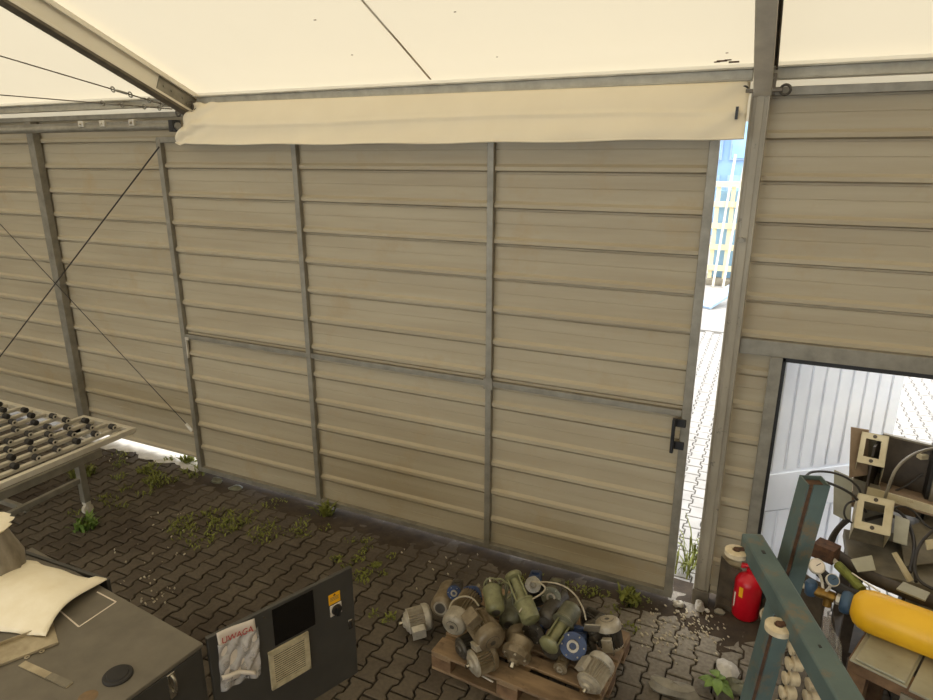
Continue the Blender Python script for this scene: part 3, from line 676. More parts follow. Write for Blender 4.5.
MB().lathe(dpt(.727, .782, .004), EN, [(0, .032), (.012, .03), (.014, .026)], 20).box(dpt(.727, .782, .024), (.014, .02, .058), (E1, EN, CZ)).build('switch_knob', M['black'], sw)
lk = dbox(MB(), .800, .826, .60, .665, 0, .006).build('door_lock', M['chrome'], dr, bevel=.002)
dbox(MB(), .807, .819, .61, .648, .006, .012).build('keyhole', M['black'], lk)
MB().cyl(dpt(.30, .965, 0), dpt(.30, .965, .006), .006, 8).build('rivet', M['chrome'], dr)
# notice in a torn plastic sleeve, taped on the door
nt = root('notice', 'white notice headed UWAGA in a crumpled plastic sleeve on the cabinet door', 'notice', dpt(.15, .7, .002))
MB().grid(lambda u, v: dpt(.055+.195*u+.01*(1-v), .70+.31*v-.02*u, .004+.004*math.sin(u*5+v*3)), 12, 12).build('sheet', M['paper'], nt, solid=.0006)
MB().grid(lambda u, v: dpt(.05+.215*u-.012*(1-v), .672+.275*v-.03*u+.012*u*v, .012+.010*math.sin(u*9+v*7)*math.sin(v*6+1)+.008*math.sin(u*17-v*13)), 26, 26).build('sleeve', M['sleeve'], nt, solid=.0006, angle=80)
MB().grid(lambda u, v: dpt(.045+.17*u, .745-.02*u+.03*v-.055*(u**2), .024+.012*math.sin(v*3.1)+.006*math.sin(u*9)), 16, 6).build('sleeve_fold', M['paper'], nt, solid=.001, angle=80)
cu = bpy.data.curves.new('uwaga', 'FONT'); cu.body = 'UWAGA'; cu.size = .062; cu.extrude = .0004
to = bpy.data.objects.new('tmp_text', cu); COL.objects.link(to); bpy.context.view_layer.update()
me = bpy.data.meshes.new_from_object(to.evaluated_get(bpy.context.evaluated_depsgraph_get())); bpy.data.objects.remove(to)
tp = dpt(.072, .938, .0105); tilt = -.10
ex_ = (E1*math.cos(tilt)+CZ*math.sin(tilt)).normalized(); ez_ = (CZ*math.cos(tilt)-E1*math.sin(tilt)).normalized()
xm = max(v.co.x for v in me.vertices)
for v in me.vertices:
    q = tp+ex_*(v.co.x*.165/xm)+ez_*v.co.y*.8+EN*v.co.z; v.co = q-Vector(nt['_o'])
me.materials.clear(); me.materials.append(M['redink'])
to = bpy.data.objects.new('lettering', me); COL.objects.link(to); to.parent = nt
lt = MB()
for i, (s0, s1) in enumerate(((.075, .235), (.08, .22), (.078, .20))): 
    pass
# things lying on the cabinet top
def onc(u, v, dz=0): return at(u, v, ZC)+Vector((0, 0, dz))
p = onc(118, 676)
o = MB().lathe(p+CZ*.0005, (0, 0, 1), [(0, .064), (.006, .064), (.012, .058), (.012, .046), (.016, .044), (.017, .02)], 28).build('rubber_cap', M['blackm']); tag(o, 'round black rubber cap on the cabinet top', 'cap')
o = MB()
for q1, q2 in (((60, 611), (79, 627)), ((79, 627), (116, 602)), ((116, 602), (97, 592))): o.bar(onc(*q1, .0012), onc(*q2, .0012), .007, .0014)
o = o.build('tape_outline', M['paper']); tag(o, 'white adhesive outline of a removed label on the cabinet top', 'tape outline')
MB().lathe(onc(88, 697)+CZ*.0004, CZ, [(0, .04), (.0006, .036)], 18).build('rust_stain', M['oldrust'], cab)
# foam sheet
C = [onc(-45, 650), onc(35, 634), onc(104, 578), onc(60, 566), onc(20, 570), onc(-60, 605)]
fa, fb, fc, fd = onc(-48, 622), onc(42, 640), onc(102, 583), onc(28, 571)
def foam_fn(u, v):
    a = fa+(fb-fa)*u; b = fd+(fc-fd)*u - Vector((.35, 0, 0))*(1-u)
    q = a+(b-a)*v
    rim_ = .016*math.sin(u*9+v*5)+.010*math.sin(u*21)
    q = q+Vector((rim_, rim_*.7, 0)) if (v in (0, 1) or u in (0, 1)) else q
    z = ZC+.006+.10*math.sin(math.pi*min(1, v*.9+.05))**1.0*(.35+.65*math.sin(math.pi*(u*.8+.1)))*(1-.35*u)+.010*math.sin(u*7+v*4)+.02*(u > .9)*v
    return (q.x, q.y, max(ZC+.004, z))
o = MB().grid(foam_fn, 26, 18).build('foam_sheet', M['foam'], solid=.006, angle=80); tag(o, 'torn cream foam sheet bulging on the cabinet top', 'foam sheet')
# tin tray and flat strip
q1, q2 = onc(-8, 657), onc(56, 633); d = (q2-q1).normalized(); n_ = Vector((-d.y, d.x, 0))
L = (q2-q1).length; c = (q1+q2)/2-n_*.02
mb = MB(); mb.box(c+CZ*.004, (L, .16, .004), (d, n_, CZ)); mb.box(c-n_*.079+CZ*.010, (L, .003, .012), (d, n_, CZ)); mb.box(c+n_*.079+CZ*.014, (L, .003, .02), (d, n_, CZ)); mb.box(c-d*L/2+CZ*.014, (.003, .158, .022), (d, n_, CZ))
for t in (.1, .33): mb.ring(c-n_*.091+d*L*(t-.1)+CZ*.006, (0, 0, 1), .006, .012, .004, 12)
tray = mb.build('tin_tray', M['galvtin'], bevel=.0015); tag(tray, 'dull folded tin tray lying beside the foam sheet on the cabinet', 'metal tray')
s1, s2 = onc(22, 664), onc(70, 686); d = (s2-s1).normalized(); n_ = Vector((-d.y, d.x, 0)); L = (s2-s1).length
o = MB().box((s1+s2)/2+CZ*.0035, (L, .035, .004), (d, n_, CZ)).build('steel_strip', M['galvtin'], bevel=.001); tag(o, 'flat steel strip poking out from under the tin tray', 'metal strip')
MB().box(s1+d*L*.78+CZ*.006, (L*.42, .036, .002), (d, n_, CZ)).build('rubber_pad', M['junkgrey'], o)
# wrapped bundle at the left edge
p = onc(-8, 577)
bd = MB().lathe(p, (.02, .02, 1), [(0, .14), (.02, .16), (.12, .165), (.24, .12), (.285, .105)], 28, sq=lambda i: 1+.05*math.sin(i*2.3)).build('wrapped_bundle', M['wrap'], angle=60)
tag(bd, 'dirty beige wrapped bundle with a frayed top at the left edge of the cabinet', 'bundle')
rf = MB().lathe(p+Vector((.004, .004, .283)), (0, 0, 1), [(0, .10), (.012, .13), (.03, .15), (.045, .125), (.05, .06)], 36, sq=lambda i: 1+.12*math.sin(i*1.7)*((i % 3)-.6))
rf.build('frayed_cap', M['foam'], bd, angle=60)

# ------------------------------------------------------------------ roller table (left)
ZR = .80; XR, YB = -5.25, 3.75; XL, YF = -8.6, 1.7
tb = root('roller_table', 'long grey wheeled roller table beside the left wall', 'roller table', (-6.6, 2.8, 0))
MB().bar((XR, YF, ZR-.02), (XR, YB, ZR-.02), .05, .05).build('edge_rail', M['galv_light'], tb, bevel=.004)
MB().bar((XR-.72, YB, ZR-.02), (XR+.02, YB, ZR-.02), .05, .04).bar((XR-3.35, YB-.09, ZR-.02), (XR-.86, YB-.09, ZR-.02), .05, .04).build('end_rail', M['galv_light'], tb, bevel=.004)
MB().bar((XR-.06, YF, ZR-.13), (XR-.06, YB-.30, ZR-.13), .04, .07).build('lower_beam', M['galv'], tb, bevel=.004)
MB().bar((XR-3.2, YB-.3, ZR-.10), (XR-.1, YB-.3, ZR-.10), .05, .06).bar((XR-3.2, YF+.8, ZR-.10), (XR-.1, YF+.8, ZR-.10), .05, .06).build('cross_beam', M['galv'], tb)
rails_x = [-5.40, -5.59, -5.77, -5.95, -6.16, -6.37, -6.57, -6.77, -6.98, -7.2, -7.42]
rolls = []
for i, x in enumerate(rails_x):
    yb = YB-.02 if x > -6.0 else YB-.11
    MB().bar((x, YF, ZR-.015), (x, yb, ZR-.015), .045, .03).build('rail', M['galv_light'], tb, bevel=.003)
    y = yb-(.07, .16, .08, .15, .05, .13)[i % 6]
    while y > 2.3: rolls.append((x, y)); y -= .178
rolls.sort(key=lambda q: -q[0]-q[1]*.3)
for x, y in rolls[:96]:
    r_ = MB().lathe((x-.03, y, ZR+.022), (1, 0, 0), [(0, .022), (.004, .027), (.056, .027), (.06, .022)], 14).build('roller', M['blackm'], tb)
for x, y in rolls[:40]:
    MB().ring((x+.034, y, ZR+.018), (1, 0, 0), .012, .024, .003, 12).build('roller_clip', M['galv_light'], tb) if (x*7+y*13) % 1 > .25 else None
for x, y in ((-5.58, 3.40), (-5.58, 2.0), (-7.6, 3.4), (-7.6, 2.0)):
    lg = MB().bb(x-.032, x+.032, y-.032, y+.032, .13, ZR-.06).build('leg', M['galv'], tb, bevel=.004)
    MB().bb(x-.03, x+.03, y-.025, y+.025, .1, .14).lathe((x-.02, y, .05), (1, 0, 0), [(0, .042), (.004, .05), (.036, .05), (.04, .042)], 18).bb(x-.03, x-.023, y-.015, y+.015, .05, .12).bb(x+.023, x+.03, y-.015, y+.015, .05, .12).build('caster', M['galv_light'], lg)
MB().bar((-5.62, 1.8, .3), (-5.58, 3.4, .36), .04, .05).bar((-7.6, 2.9, .3), (-5.6, 2.9, .3), .04, .05).bar((-7.6, 2.0, .3), (-7.6, 3.4, .3), .04, .05).build('brace_bar', M['galv'], tb, bevel=.004)

# ------------------------------------------------------------------ pallet with scrapped motors
PA = R(-3.9); P1 = Vector((math.cos(PA), math.sin(PA), 0)); P2 = Vector((-math.sin(PA), math.cos(PA), 0))
PC = Vector((*at(631, 633, .144)[:2], 0)); PL, PW = 1.10, .80
pal = root('wooden_pallet', 'weathered wooden pallet under the heap of motors', 'pallet', PC-P1*PL/2-P2*PW/2)
def pb(mb, a0, a1, b0, b1, z0, z1):      # a: along length from the left end; b: from the near edge
    return mb.box(PC-P1*PL-P2*PW+P1*(a0+a1)/2+P2*(b0+b1)/2+CZ*(z0+z1)/2, (a1-a0, b1-b0, z1-z0), (P1, P2, CZ))
for b0, wd in ((0, .145), (.19, .10), (.33, .145), (.51, .10), (.655, .145)):
    pb(MB(), random.uniform(-.005, .006), PL+random.uniform(-.01, .0), b0, b0+wd, .122, .144).build('deck_board', M['wood'], pal, bevel=.003)
for a0 in (0, PL/2-.0725, PL-.145): pb(MB(), a0, a0+.145, 0, PW, .1, .122).build('cross_board', M['wood'], pal, bevel=.003)
for a0 in (0, PL/2-.0725, PL-.145):
    for b0 in (0, .33, .655): pb(MB(), a0, a0+.145, b0, b0+.14, .022, .1).build('block', M['wooddark'], pal, bevel=.003)
for b0 in (0, .33, .655): pb(MB(), 0, PL, b0, b0+.14, 0, .022).build('bottom_board', M['wood'], pal, bevel=.003)

GRP = 'scrapped motors heaped on the pallet'
def fins(n=40, dep=.2): return lambda i: 1 if i % 3 == 0 else 1-dep
def motor(label, A, B, r_, mb_='mgrey', mc='mgrey', mf=None, box=None, kind='motor', shaft=True, name='electric_motor', feet=False, cat='motor'):
    """A, B = (u, v, z) of the fan end and the drive end"""
    A, B = at(*A), at(*B); d = (B-A); L = d.length; d.normalize(); mf = mf or mc
    rt = root(name, label, cat, ((A+B)/2), GRP)
    a, b, _ = frame(d)
    if kind == 'motor':
        MB().lathe(A+d*L*.2, d, [(0, r_*.98), (L*.52, r_*.98)], 72, sq=fins()).build('body', M[mb_], rt, angle=30)
        MB().lathe(A, d, [(0, r_*.55), (.004, r_*.82), (.016, r_*.98), (.03, r_*1.04), (L*.24, r_*1.05), (L*.24, r_*.9)], 28).ring(A, d, r_*.2, r_*.5, .006, 20).build('fan_cover', M[mf], rt, angle=45)
        MB().lathe(A-d*.002, d, [(0, r_*.5), (.004, r_*.55)], 24).build('fan_grille', M['mdark'], rt)
        MB().lathe(A+d*L*.70, d, [(0, r_*.96), (L*.03, r_*.98), (L*.05, r_*.8), (L*.11, r_*.7), (L*.14, r_*.42), (L*.19, r_*.34)], 28).build('end_shield', M[mc], rt, angle=40)
        if shaft: MB().cyl(A+d*L*.86, B, r_*.17, 14).build('shaft', M['chrome'], rt)
    elif kind == 'long':      # motor with a slender tube and a flanged head
        MB().lathe(A, d, [(0, r_*.7), (.012, r_*.95), (.03, r_), (L*.36, r_), (L*.38, r_*1.1), (L*.41, r_*1.1), (L*.43, r_*.62), (L*.46, r_*.55)], 28).build('body', M[mb_], rt, angle=40)
        MB().lathe(A+d*L*.44, d, [(0, r_*.5), (L*.44, r_*.46)], 20).build('tube', M[mc], rt)
        MB().lathe(A+d*L*.86, d, [(0, r_*.5), (L*.03, r_*.9), (L*.09, r_*.95), (L*.12, r_*.8), (L*.14, r_*.4)], 22).build('head', M[mf], rt, angle=40)
        for k_ in range(3):
            an = k_*2.1; o_ = (a*math.cos(an)+b*math.sin(an))*r_*.72
            MB().cyl(A+d*L*.42+o_, A+d*L*.88+o_, r_*.1, 8).build('tie_rod', M[mc], rt)
    elif kind == 'smooth':
        MB().lathe(A, d, [(0, r_*.5), (.004, r_*.72), (.02, r_*.95), (.035, r_), (L*.7, r_), (L*.72, r_*1.06), (L*.8, r_*1.06), (L*.82, r_*.8), (L*.92, r_*.6), (L, r_*.4)], 28).build('body', M[mb_], rt, angle=40)
        MB().ring(A+d*.006, d, r_*.25, r_*.62, .012, 24).build('end_ring', M[mf], rt)
        MB().lathe(A-d*.001, d, [(0, r_*.45), (.006, r_*.5)], 24).build('end_plate', M['mdark'], rt)
        if shaft: MB().cyl(A+d*L*.9, B+d*.05, r_*.18, 12).build('shaft', M['chrome'], rt)
    elif kind == 'gear':      # squarish worm gearbox with an open flange
        c = (A+B)/2
        MB().box(c, (r_*1.5, r_*1.5, L*.75), (a, b, d)).build('housing', M[mb_], rt, bevel=r_*.28)
        MB().lathe(A, d, [(0, r_*.62), (.0, r_*.98), (.014, r_*.98), (.02, r_*.8), (L*.25, r_*.78)], 28).build('flange', M[mf], rt, angle=40)
        MB().ring(A-d*.004, d, r_*.26, r_*.44, .012, 24).build('bearing_ring', M['mgrey' if mf != 'mdark' else 'mdark'], rt)
        for k_ in range(6):
            an = k_*math.pi/3; MB().cyl(A-d*.006+(a*math.cos(an)+b*math.sin(an))*r_*.8, A+d*.01+(a*math.cos(an)+b*math.sin(an))*r_*.8, r_*.06, 6).build('bolt', M['mgrey'], rt)
        MB().lathe(c, b, [(r_*.6, r_*.5), (r_*.95, r_*.5), (r_*1.0, r_*.36)], 20).build('input_neck', M[mc], rt, angle=40)
    elif kind == 'gearmotor':
        MB().lathe(A, d, [(0, r_*.5), (.006, r_*.75), (.02, r_*.92), (L*.4, r_*.92), (L*.42, r_*1.05), (L*.5, r_*1.05)], 28).build('body', M[mb_], rt, angle=40)
        MB().lathe(A+d*L*.45, d, [(0, r_*1.0), (L*.05, r_*1.1), (L*.2, r_*1.05), (L*.28, r_*.7), (L*.32, r_*.45), (L*.4, r_*.4)], 10).build('gearbox', M[mc], rt, angle=25)
        for k_ in range(6):
            an = k_*math.pi/3+.3; MB().cyl(A+d*L*.62+(a*math.cos(an)+b*math.sin(an))*r_*.85, A+d*L*.72+(a*math.cos(an)+b*math.sin(an))*r_*.85, r_*.09, 6).build('bolt', M['mgrey'], rt)
        MB().cyl(A+d*L*.8, B, r_*.22, 16).build('shaft', M['chrome'], rt)
    if box:
        bd_, sz = box; q = (A+B)/2; dirv = Vector(bd_); dirv = (dirv-d*dirv.dot(d)).normalized(); sd = d.cross(dirv)
        MB().box(q+dirv*(r_+sz[2]*.35), (sz[0], sz[1], sz[2]), (d, sd, dirv)).box(q+dirv*(r_+sz[2]*.85), (sz[0]*1.08, sz[1]*1.08, sz[2]*.15), (d, sd, dirv)).build('terminal_box', M[mc], rt, bevel=.004)
    if feet:
        q = (A+B)/2
        for s_ in (-1, 1): MB().box(q+a*s_*r_*.75-Vector((0, 0, r_*.92)), (.02, .03, .02), (a, b, d)).build('foot', M[mc], rt, bevel=.003)
    return rt
m_ = motor
m_('beige grey finned motor lying on the floor left of the pallet', (431, 615, .12), (399, 624, .10), .088, 'mgrey', 'mlight', 'mlight', box=((-.2, -1, -.2), (.09, .08, .05)))
m_('dull dark motor showing its round end behind the beige grey one', (440, 608.5, .24), (453, 586, .2), .078, 'mbrown', 'mbrown', 'mgrey', kind='smooth', shaft=False)
m_('small dark flange unit at the back left of the heap', (454, 593, .34), (459, 582, .30), .052, 'mdark', 'mdark', 'blue', kind='gear', name='gear_unit', cat='gear unit')
m_('blue headed motor with a pale cable looped over its dark body', (452, 627, .34), (479, 585, .37), .08, 'mbrown', 'blue', 'mgrey')
m_('brown motor with its big round end facing out and a square terminal box on top', (493, 643, .35), (472, 611, .37), .094, 'mbrown', 'mbrown', 'mbrown', box=((-.6, -.5, 1), (.09, .09, .07)), shaft=False)
m_('brown motor lying lowest at the front left of the pallet', (494, 654, .23), (466, 667, .225), .086, 'mbrown', 'mgrey', 'mbrown', box=((-.4, -.2, 1), (.07, .07, .04)))
m_('short olive motor hanging head down at the top left of the heap', (496, 613, .44), (491, 584, .5), .062, 'molive', 'molive', 'molive', kind='smooth')
m_('long olive motor with a slender rodded neck pointing up at the top of the heap', (532, 622, .44), (512, 573, .58), .062, 'molive', 'molive', 'molive', kind='long', shaft=False)
m_('grey green motor wedged between the two olive ones', (509, 626, .29), (514, 596, .32), .072, 'mgreen', 'mgreen', 'mgreen', kind='smooth', shaft=False)
m_('brown gear motor with a bright shaft pointing down at the pallet front', (523, 637, .30), (511, 668, .20), .09, 'mbrown', 'mbrown', kind='gearmotor', name='gear_motor', cat='gear motor')
m_('blue worm gearbox in the middle of the heap', (533, 634, .30), (545, 612, .30), .078, 'blue', 'blue', 'mdark', kind='gear', name='gear_unit', cat='gear unit')
m_('dark blackened motor lying behind the middle blue gearbox', (544, 622, .38), (564, 592, .36), .066, 'mdark', 'mdark', 'mdark', kind='smooth', shaft=False)
m_('long grey green motor with its flanged neck pointing down to the front', (573, 607, .44), (547, 648, .36), .068, 'mgreen', 'molive', 'molive', kind='long', shaft=False)
m_('blue gearbox with an open bright flange at the right of the heap', (573, 646, .35), (579, 634, .24), .086, 'blue', 'blue', 'blue', kind='gear', name='gear_unit', cat='gear unit')
m_('dark gear unit with a grey star plate between two grey motors', (588, 622, .35), (600, 646, .22), .062, 'mdark', 'mdark', 'mgrey', kind='gearmotor', name='gear_motor', cat='gear motor')
m_('grey motor standing head up at the right edge of the pallet', (607, 619, .40), (613, 655, .17), .08, 'mdark', 'mgrey', 'mgrey', box=((.1, -1, 0), (.08, .06, .04)))
m_('light grey finned motor at the front right corner with its shaft pointing down', (604, 659, .28), (583, 693, .22), .082, 'mgrey', 'mgrey', 'mlight', box=((-.7, .1, .7), (.09, .07, .03)))
m_('blue and white flanged unit at the back of the heap', (533, 585, .42), (537, 574, .34), .056, 'blue', 'blue', 'mlight', kind='gear', name='gear_unit', cat='gear unit')
m_('dark round flanged unit facing the viewer at the back of the heap', (551, 597, .44), (559, 582, .36), .068, 'mdark', 'mgreen', 'mgreen', kind='gear', name='gear_unit', cat='gear unit')
m_('small round flange unit low on the pallet beside the front right motor', (560, 669, .19), (566, 656, .2), .045, 'mbrown', 'mbrown', 'mbrown', kind='gear', name='gear_unit', cat='gear unit')
m_('dark finned motor hidden low at the back of the pallet', (520, 600, .26), (550, 590, .26), .08, 'mdark', 'mdark', 'mdark', shaft=False)
m_('dark motor buried low in the middle of the heap', (548, 650, .235), (572, 632, .235), .075, 'mdark', 'mdark', 'mdark', shaft=False)
m_('dark motor lying under the brown ones at the front left of the heap', (478, 640, .22), (455, 652, .22), .072, 'mdark', 'mdark', 'mdark', shaft=False)
m_('dark motor under the short olive one at the back left', (486, 622, .25), (462, 606, .25), .08, 'mdark', 'mdark', 'mdark', shaft=False)
m_('dark motor lying under the right blue gearbox', (592, 645, .21), (566, 655, .21), .07, 'mdark', 'mdark', 'mdark', shaft=False)
m_('dark motor lying across the back right of the pallet', (604, 626, .22), (580, 612, .22), .07, 'mdark', 'mdark', 'mdark', shaft=False)
m_('brown motor deep in the centre of the heap', (520, 640, .24), (505, 616, .22), .075, 'mbrown', 'mbrown', 'mbrown', shaft=False)
# wire frames at the top left of the heap
fr_ = root('wire_guard', 'olive wire guard frame on top of the heap beside the short olive motor', 'wire guard', at(500, 588, .48), GRP)
q = at(499, 588, .5)
for dx, r_, dr_ in ((-.05, .055, (.3, -1, .2)), (.0, .06, (.1, -1, .5)), (.05, .05, (-.4, -1, .3))):
    MB().torus(q+Vector((dx, 0, 0)), dr_, r_, .006, 20).build('hoop', M['molive'], fr_)
for i in range(5): MB().cyl(q+Vector((-.09+.045*i, 0, .05)), q+Vector((-.07+.045*i, -.03, -.08)), .006, 6).build('bar', M['mgreen'], fr_)
o = MB().tube([at(*p_) for p_ in ((449, 609, .45), (452, 601, .47), (461, 596, .48), (472, 597, .46), (479, 606, .43))], .006, 8, 2).build('loose_cable', M['wirelight']); tag(o, 'pale cable arched over the blue headed motor', 'cable')
o = MB().tube([at(*p_) for p_ in ((519, 612, .5), (526, 603, .52), (548, 590, .54), (540, 582, .56), (528, 582, .54), (556, 582, .54), (573, 591, .5), (583, 607, .46), (586, 620, .4))], .0055, 8, 2).build('loose_cable', M['wirelight']); tag(o, 'long thin cable snaking over the top right of the heap', 'cable')
o = MB().box(at(592, 628, .40), (.1, .008, .12), frame((.2, -.6, 1))).build('star_plate', M['mgrey'], bevel=.003); tag(o, 'small grey steel plate on the dark gear unit', 'steel plate')
o = MB().tube([at(479, 674, .15), at(493, 682, .15)], .006, 6).build('steel_rod', M['mlight']); tag(o, 'short pale rod on the pallet front below the lowest motor', 'rod')

# ------------------------------------------------------------------ teal rack (front right)
T0 = ad(808, 485, 2.40); B0 = ad(752, 693, 2.57); ax_ = (B0-T0).normalized()
bot = T0+ax_*((T0.z)/-ax_.z)
rk = root('teal_rack', 'teal steel rack frame with white guide rollers at the right', 'rack', bot)
pa = Vector((math.cos(R(20)), math.sin(R(20)), 0)); pbv = Vector((-math.sin(R(20)), math.cos(R(20)), 0)); S_ = .08
def sec(pts): return [T0+pa*x+pbv*y for x, y in pts]
t_ = .006
C_ = [(.006, 0), (0, 0), (0, S_), (S_, S_), (S_, 0), (.022, 0), (.022, t_), (S_-t_, t_), (S_-t_, S_-t_), (t_, S_-t_), (t_, t_), (.006, t_)]
mb = MB(); P = sec(C_); off = bot-T0; n = len(P); mb.add(P+[q+off for q in P], [(i, i+n, (i+1) % n+n, (i+1) % n) for i in range(n)])
# ring of wall thickness at the mouth
mb.add(sec([(0, 0), (0, S_), (S_, S_), (S_, 0), (S_-t_, t_), (S_-t_, S_-t_), (t_, S_-t_), (t_, t_)]), [(0, 1, 6, 7), (1, 2, 5, 6), (2, 3, 4, 5)])
pst = mb.build('post', M['teal'], rk)
inn = [T0+ax_*.015+pa*x+pbv*y for x, y in ((t_, t_), (S_-t_, t_), (S_-t_, S_-t_), (t_, S_-t_))]
MB().prism(inn, off*.985).build('rusty_inside', M['rust'], pst)
# beam
zb_ = ad(786, 575, 2.30).z
b0, b1 = at(752, 533, zb_), at(846, 690, zb_); bd_ = (b1-b0).normalized(); b1 = b0+bd_*1.75
bs = Vector((-bd_.y, bd_.x, 0))
bm_ = MB().bar(b0-CZ*.04, b1-CZ*.04, .08, .08).build('beam', M['teal'], rk, bevel=.008)
MB().box(b0+bd_*.13+CZ*.0005, (.02, .012, .002), (bd_, bs, CZ)).box(b0+bd_*.62+CZ*.0005, (.012, .008, .002), (bd_, bs, CZ)).build('bolt_hole', M['black'], bm_)
for (u, v) in ((736.5, 551), (779, 626)):
    rr = at(u, v, zb_-.055); 
    gr_ = MB().lathe(rr-CZ*.02, CZ, [(0, .034), (.004, .043), (.022, .043), (.026, .036), (.026, .016), (.01, .016)], 26).build('guide_roller', M['whiteplastic'], rk, angle=40)
    t = b0+bd_*((rr-b0).dot(bd_)); tgt = Vector((t.x, t.y, rr.z))
    MB().bar(rr+CZ*.009, tgt+CZ*.009, .018, .008).cyl(rr-CZ*.025, rr+CZ*.012, .012, 10).build('axle_bracket', M['rust'], gr_)
# leaning strips of small rollers
for k_, (ua, va, ub, vb, dp) in enumerate(((801, 634, 786, 700, 3.0), (817, 672, 808, 712, 3.1))):
    a = ad(ua, va, dp); b = ad(ub, vb, dp+.12); d = (b-a).normalized(); e_ = b+d*((b.z-.12)/-d.z)
    stp = MB().bar(a-d*.05+pbv*.05, e_+pbv*.05, .05, .02).build('roller_strip', M['blackm'], rk)
    nn = int((e_-a).length/.086)
    for i in range(nn):
        c = a+d*(.086*i)
        MB().lathe(c-pa*.036, pa, [(0, .022), (.003, .03), (.014, .03), (.018, .02), (.026, .02), (.03, .034), (.066, .034), (.072, .024)], 16).build('small_roller', M['whiteplastic'], stp, angle=40)
# second beam and foot, where the frame stands
MB().bar(bot-bd_*.5+CZ*.06, bot+bd_*1.2+CZ*.06, .08, .08).build('foot_beam', M['teal'], rk, bevel=.006)
MB().bar(b1-bd_*.05-CZ*.08, Vector((b1.x, b1.y, .1))-bd_*.05, .08, .08).build('rear_post', M['teal'], rk, bevel=.006)

# ------------------------------------------------------------------ junk heap on crates by the doorway
ca = R(-21); K1 = Vector((math.cos(ca), math.sin(ca), 0)); K2 = Vector((-math.sin(ca), math.cos(ca), 0))
F0 = Vector((*at(849, 657, .80)[:2], 0))
cr_ = root('wooden_crate', 'open wooden crate stand under the yellow gas cylinder', 'crate', F0+K1*.6+K2*.3)
def kb(mb, a0, a1, b0, b1, z0, z1): return mb.box(F0+K1*(a0+a1)/2+K2*(b0+b1)/2+CZ*(z0+z1)/2, (a1-a0, b1-b0, z1-z0), (K1, K2, CZ))
for a0, a1 in ((.0, .09), (.55, .64), (1.11, 1.2)):
    for b0 in (0, .5): kb(MB(), a0, a1, b0, b0+.09, 0, .72).build('leg', M['wooddark'], cr_, bevel=.003)
kb(MB(), 0, 1.2, 0, .09, .72, .80).build('front_rail', M['wooddark'], cr_, bevel=.004)
kb(MB(), 0, 1.2, .5, .59, .72, .80).build('back_rail', M['wooddark'], cr_, bevel=.004)
kb(MB(), 0, .09, .09, .5, .72, .80).build('side_rail', M['wooddark'], cr_); kb(MB(), 1.11, 1.2, .09, .5, .72, .80).build('side_rail', M['wooddark'], cr_)
for i in range(3): kb(MB(), .0, 1.2, .05+i*.18, .19+i*.18, .08+.0, .10).build('bottom_board', M['wooddark'], cr_)
kb(MB(), .0, .02, .05, .55, .1, .7).build('side_panel', M['rust'], cr_)
kb(MB(), .24, 1.2, -.012, .0, .1, .75).build('front_panel', M['junkgrey'], cr_)
o = kb(MB(), .01, .26, -.03, .6, .801, .812).build('steel_sheet', M['greysheet'], bevel=.004); tag(o, 'grey green sheet with rounded corner nearest the left end of the crate', 'sheet', 'sheets on the crate')
o = kb(MB(), .03, .25, -.02, .55, .813, .826).build('steel_sheet', M['greysheet'], bevel=.006); tag(o, 'upper grey green sheet stacked on the left end of the crate', 'sheet', 'sheets on the crate')
o = kb(MB(), .27, .62, -.04, .58, .801, .815).build('steel_sheet', M['greysheet'], bevel=.003); tag(o, 'rust streaked grey sheet under the middle of the yellow cylinder', 'sheet', 'sheets on the crate')
o = kb(MB(), .63, 1.2, -.04, .58, .801, .815).build('steel_sheet', M['greysheet'], bevel=.003); tag(o, 'grey sheet under the right end of the yellow cylinder', 'sheet', 'sheets on the crate')
# hanging plastic film
qa, qb = at(829, 600, .83), at(847, 612, .83)
o = MB().grid(lambda u, v: (F0.x-.03-.05*u+.008*math.sin(v*20+u*9), F0.y+.02+.42*u, .80-.79*v+.004*math.sin(u*14)), 20, 14).build('plastic_film', M['plastic'], angle=80); tag(o, 'cloudy plastic film hanging at the left end of the crate', 'plastic film')
# second stand behind
st2 = root('steel_stand', 'dark low steel stand holding the scrap boxes behind the yellow cylinder', 'stand', (1.1, 4.05, 0))
MB().bb(.64, 1.7, 3.95, 4.42, .86, .92).build('top', M['junkgrey'], st2, bevel=.004)
for x in (.66, 1.62):
    for y in (3.97, 4.36): MB().bb(x, x+.06, y, y+.04, 0, .86).build('leg', M['junkdark'], st2)
MB().bb(.66, 1.68, 3.97, 4.38, .3, .33).build('shelf', M['junkdark'], st2)
# gas cylinder
zc = .935
g0, g1 = at(851, 604, zc), at(933, 635, zc); gd = (g1-g0).normalized(); gR = .112
gc = root('gas_cylinder', 'yellow gas cylinder with a blue grey collar lying on the crate', 'gas cylinder', g0+gd*.5-CZ*gR)
MB().lathe(g0, gd, [(.0, .045), (.01, .06), (.025, .083), (.05, .1), (.085, .11), (.11, gR), (1.0, gR), (1.06, .1), (1.08, .06)], 40).build('body', M['yellowcyl'], gc, angle=50)
MB().lathe(g0-gd*.05, gd, [(0, .045), (.006, .058), (.028, .064), (.05, .058), (.058, .045)], 26).build('collar', M['bluecol'], gc, angle=50)
vv = MB().cyl(g0-gd*.05, g0-gd*.16, .016, 12).build('valve', M['brass'], gc)
MB().cyl(g0-gd*.08, g0-gd*.14, .028, 12).lathe(g0-gd*.11, (0, -.2, -1), [(0, .024), (.06, .022)], 12).build('valve_body', M['brass'], vv, angle=40)
MB().cyl(g0-gd*.045, g0-gd*.07, .03, 6).build('nut', M['galv_light'], vv)
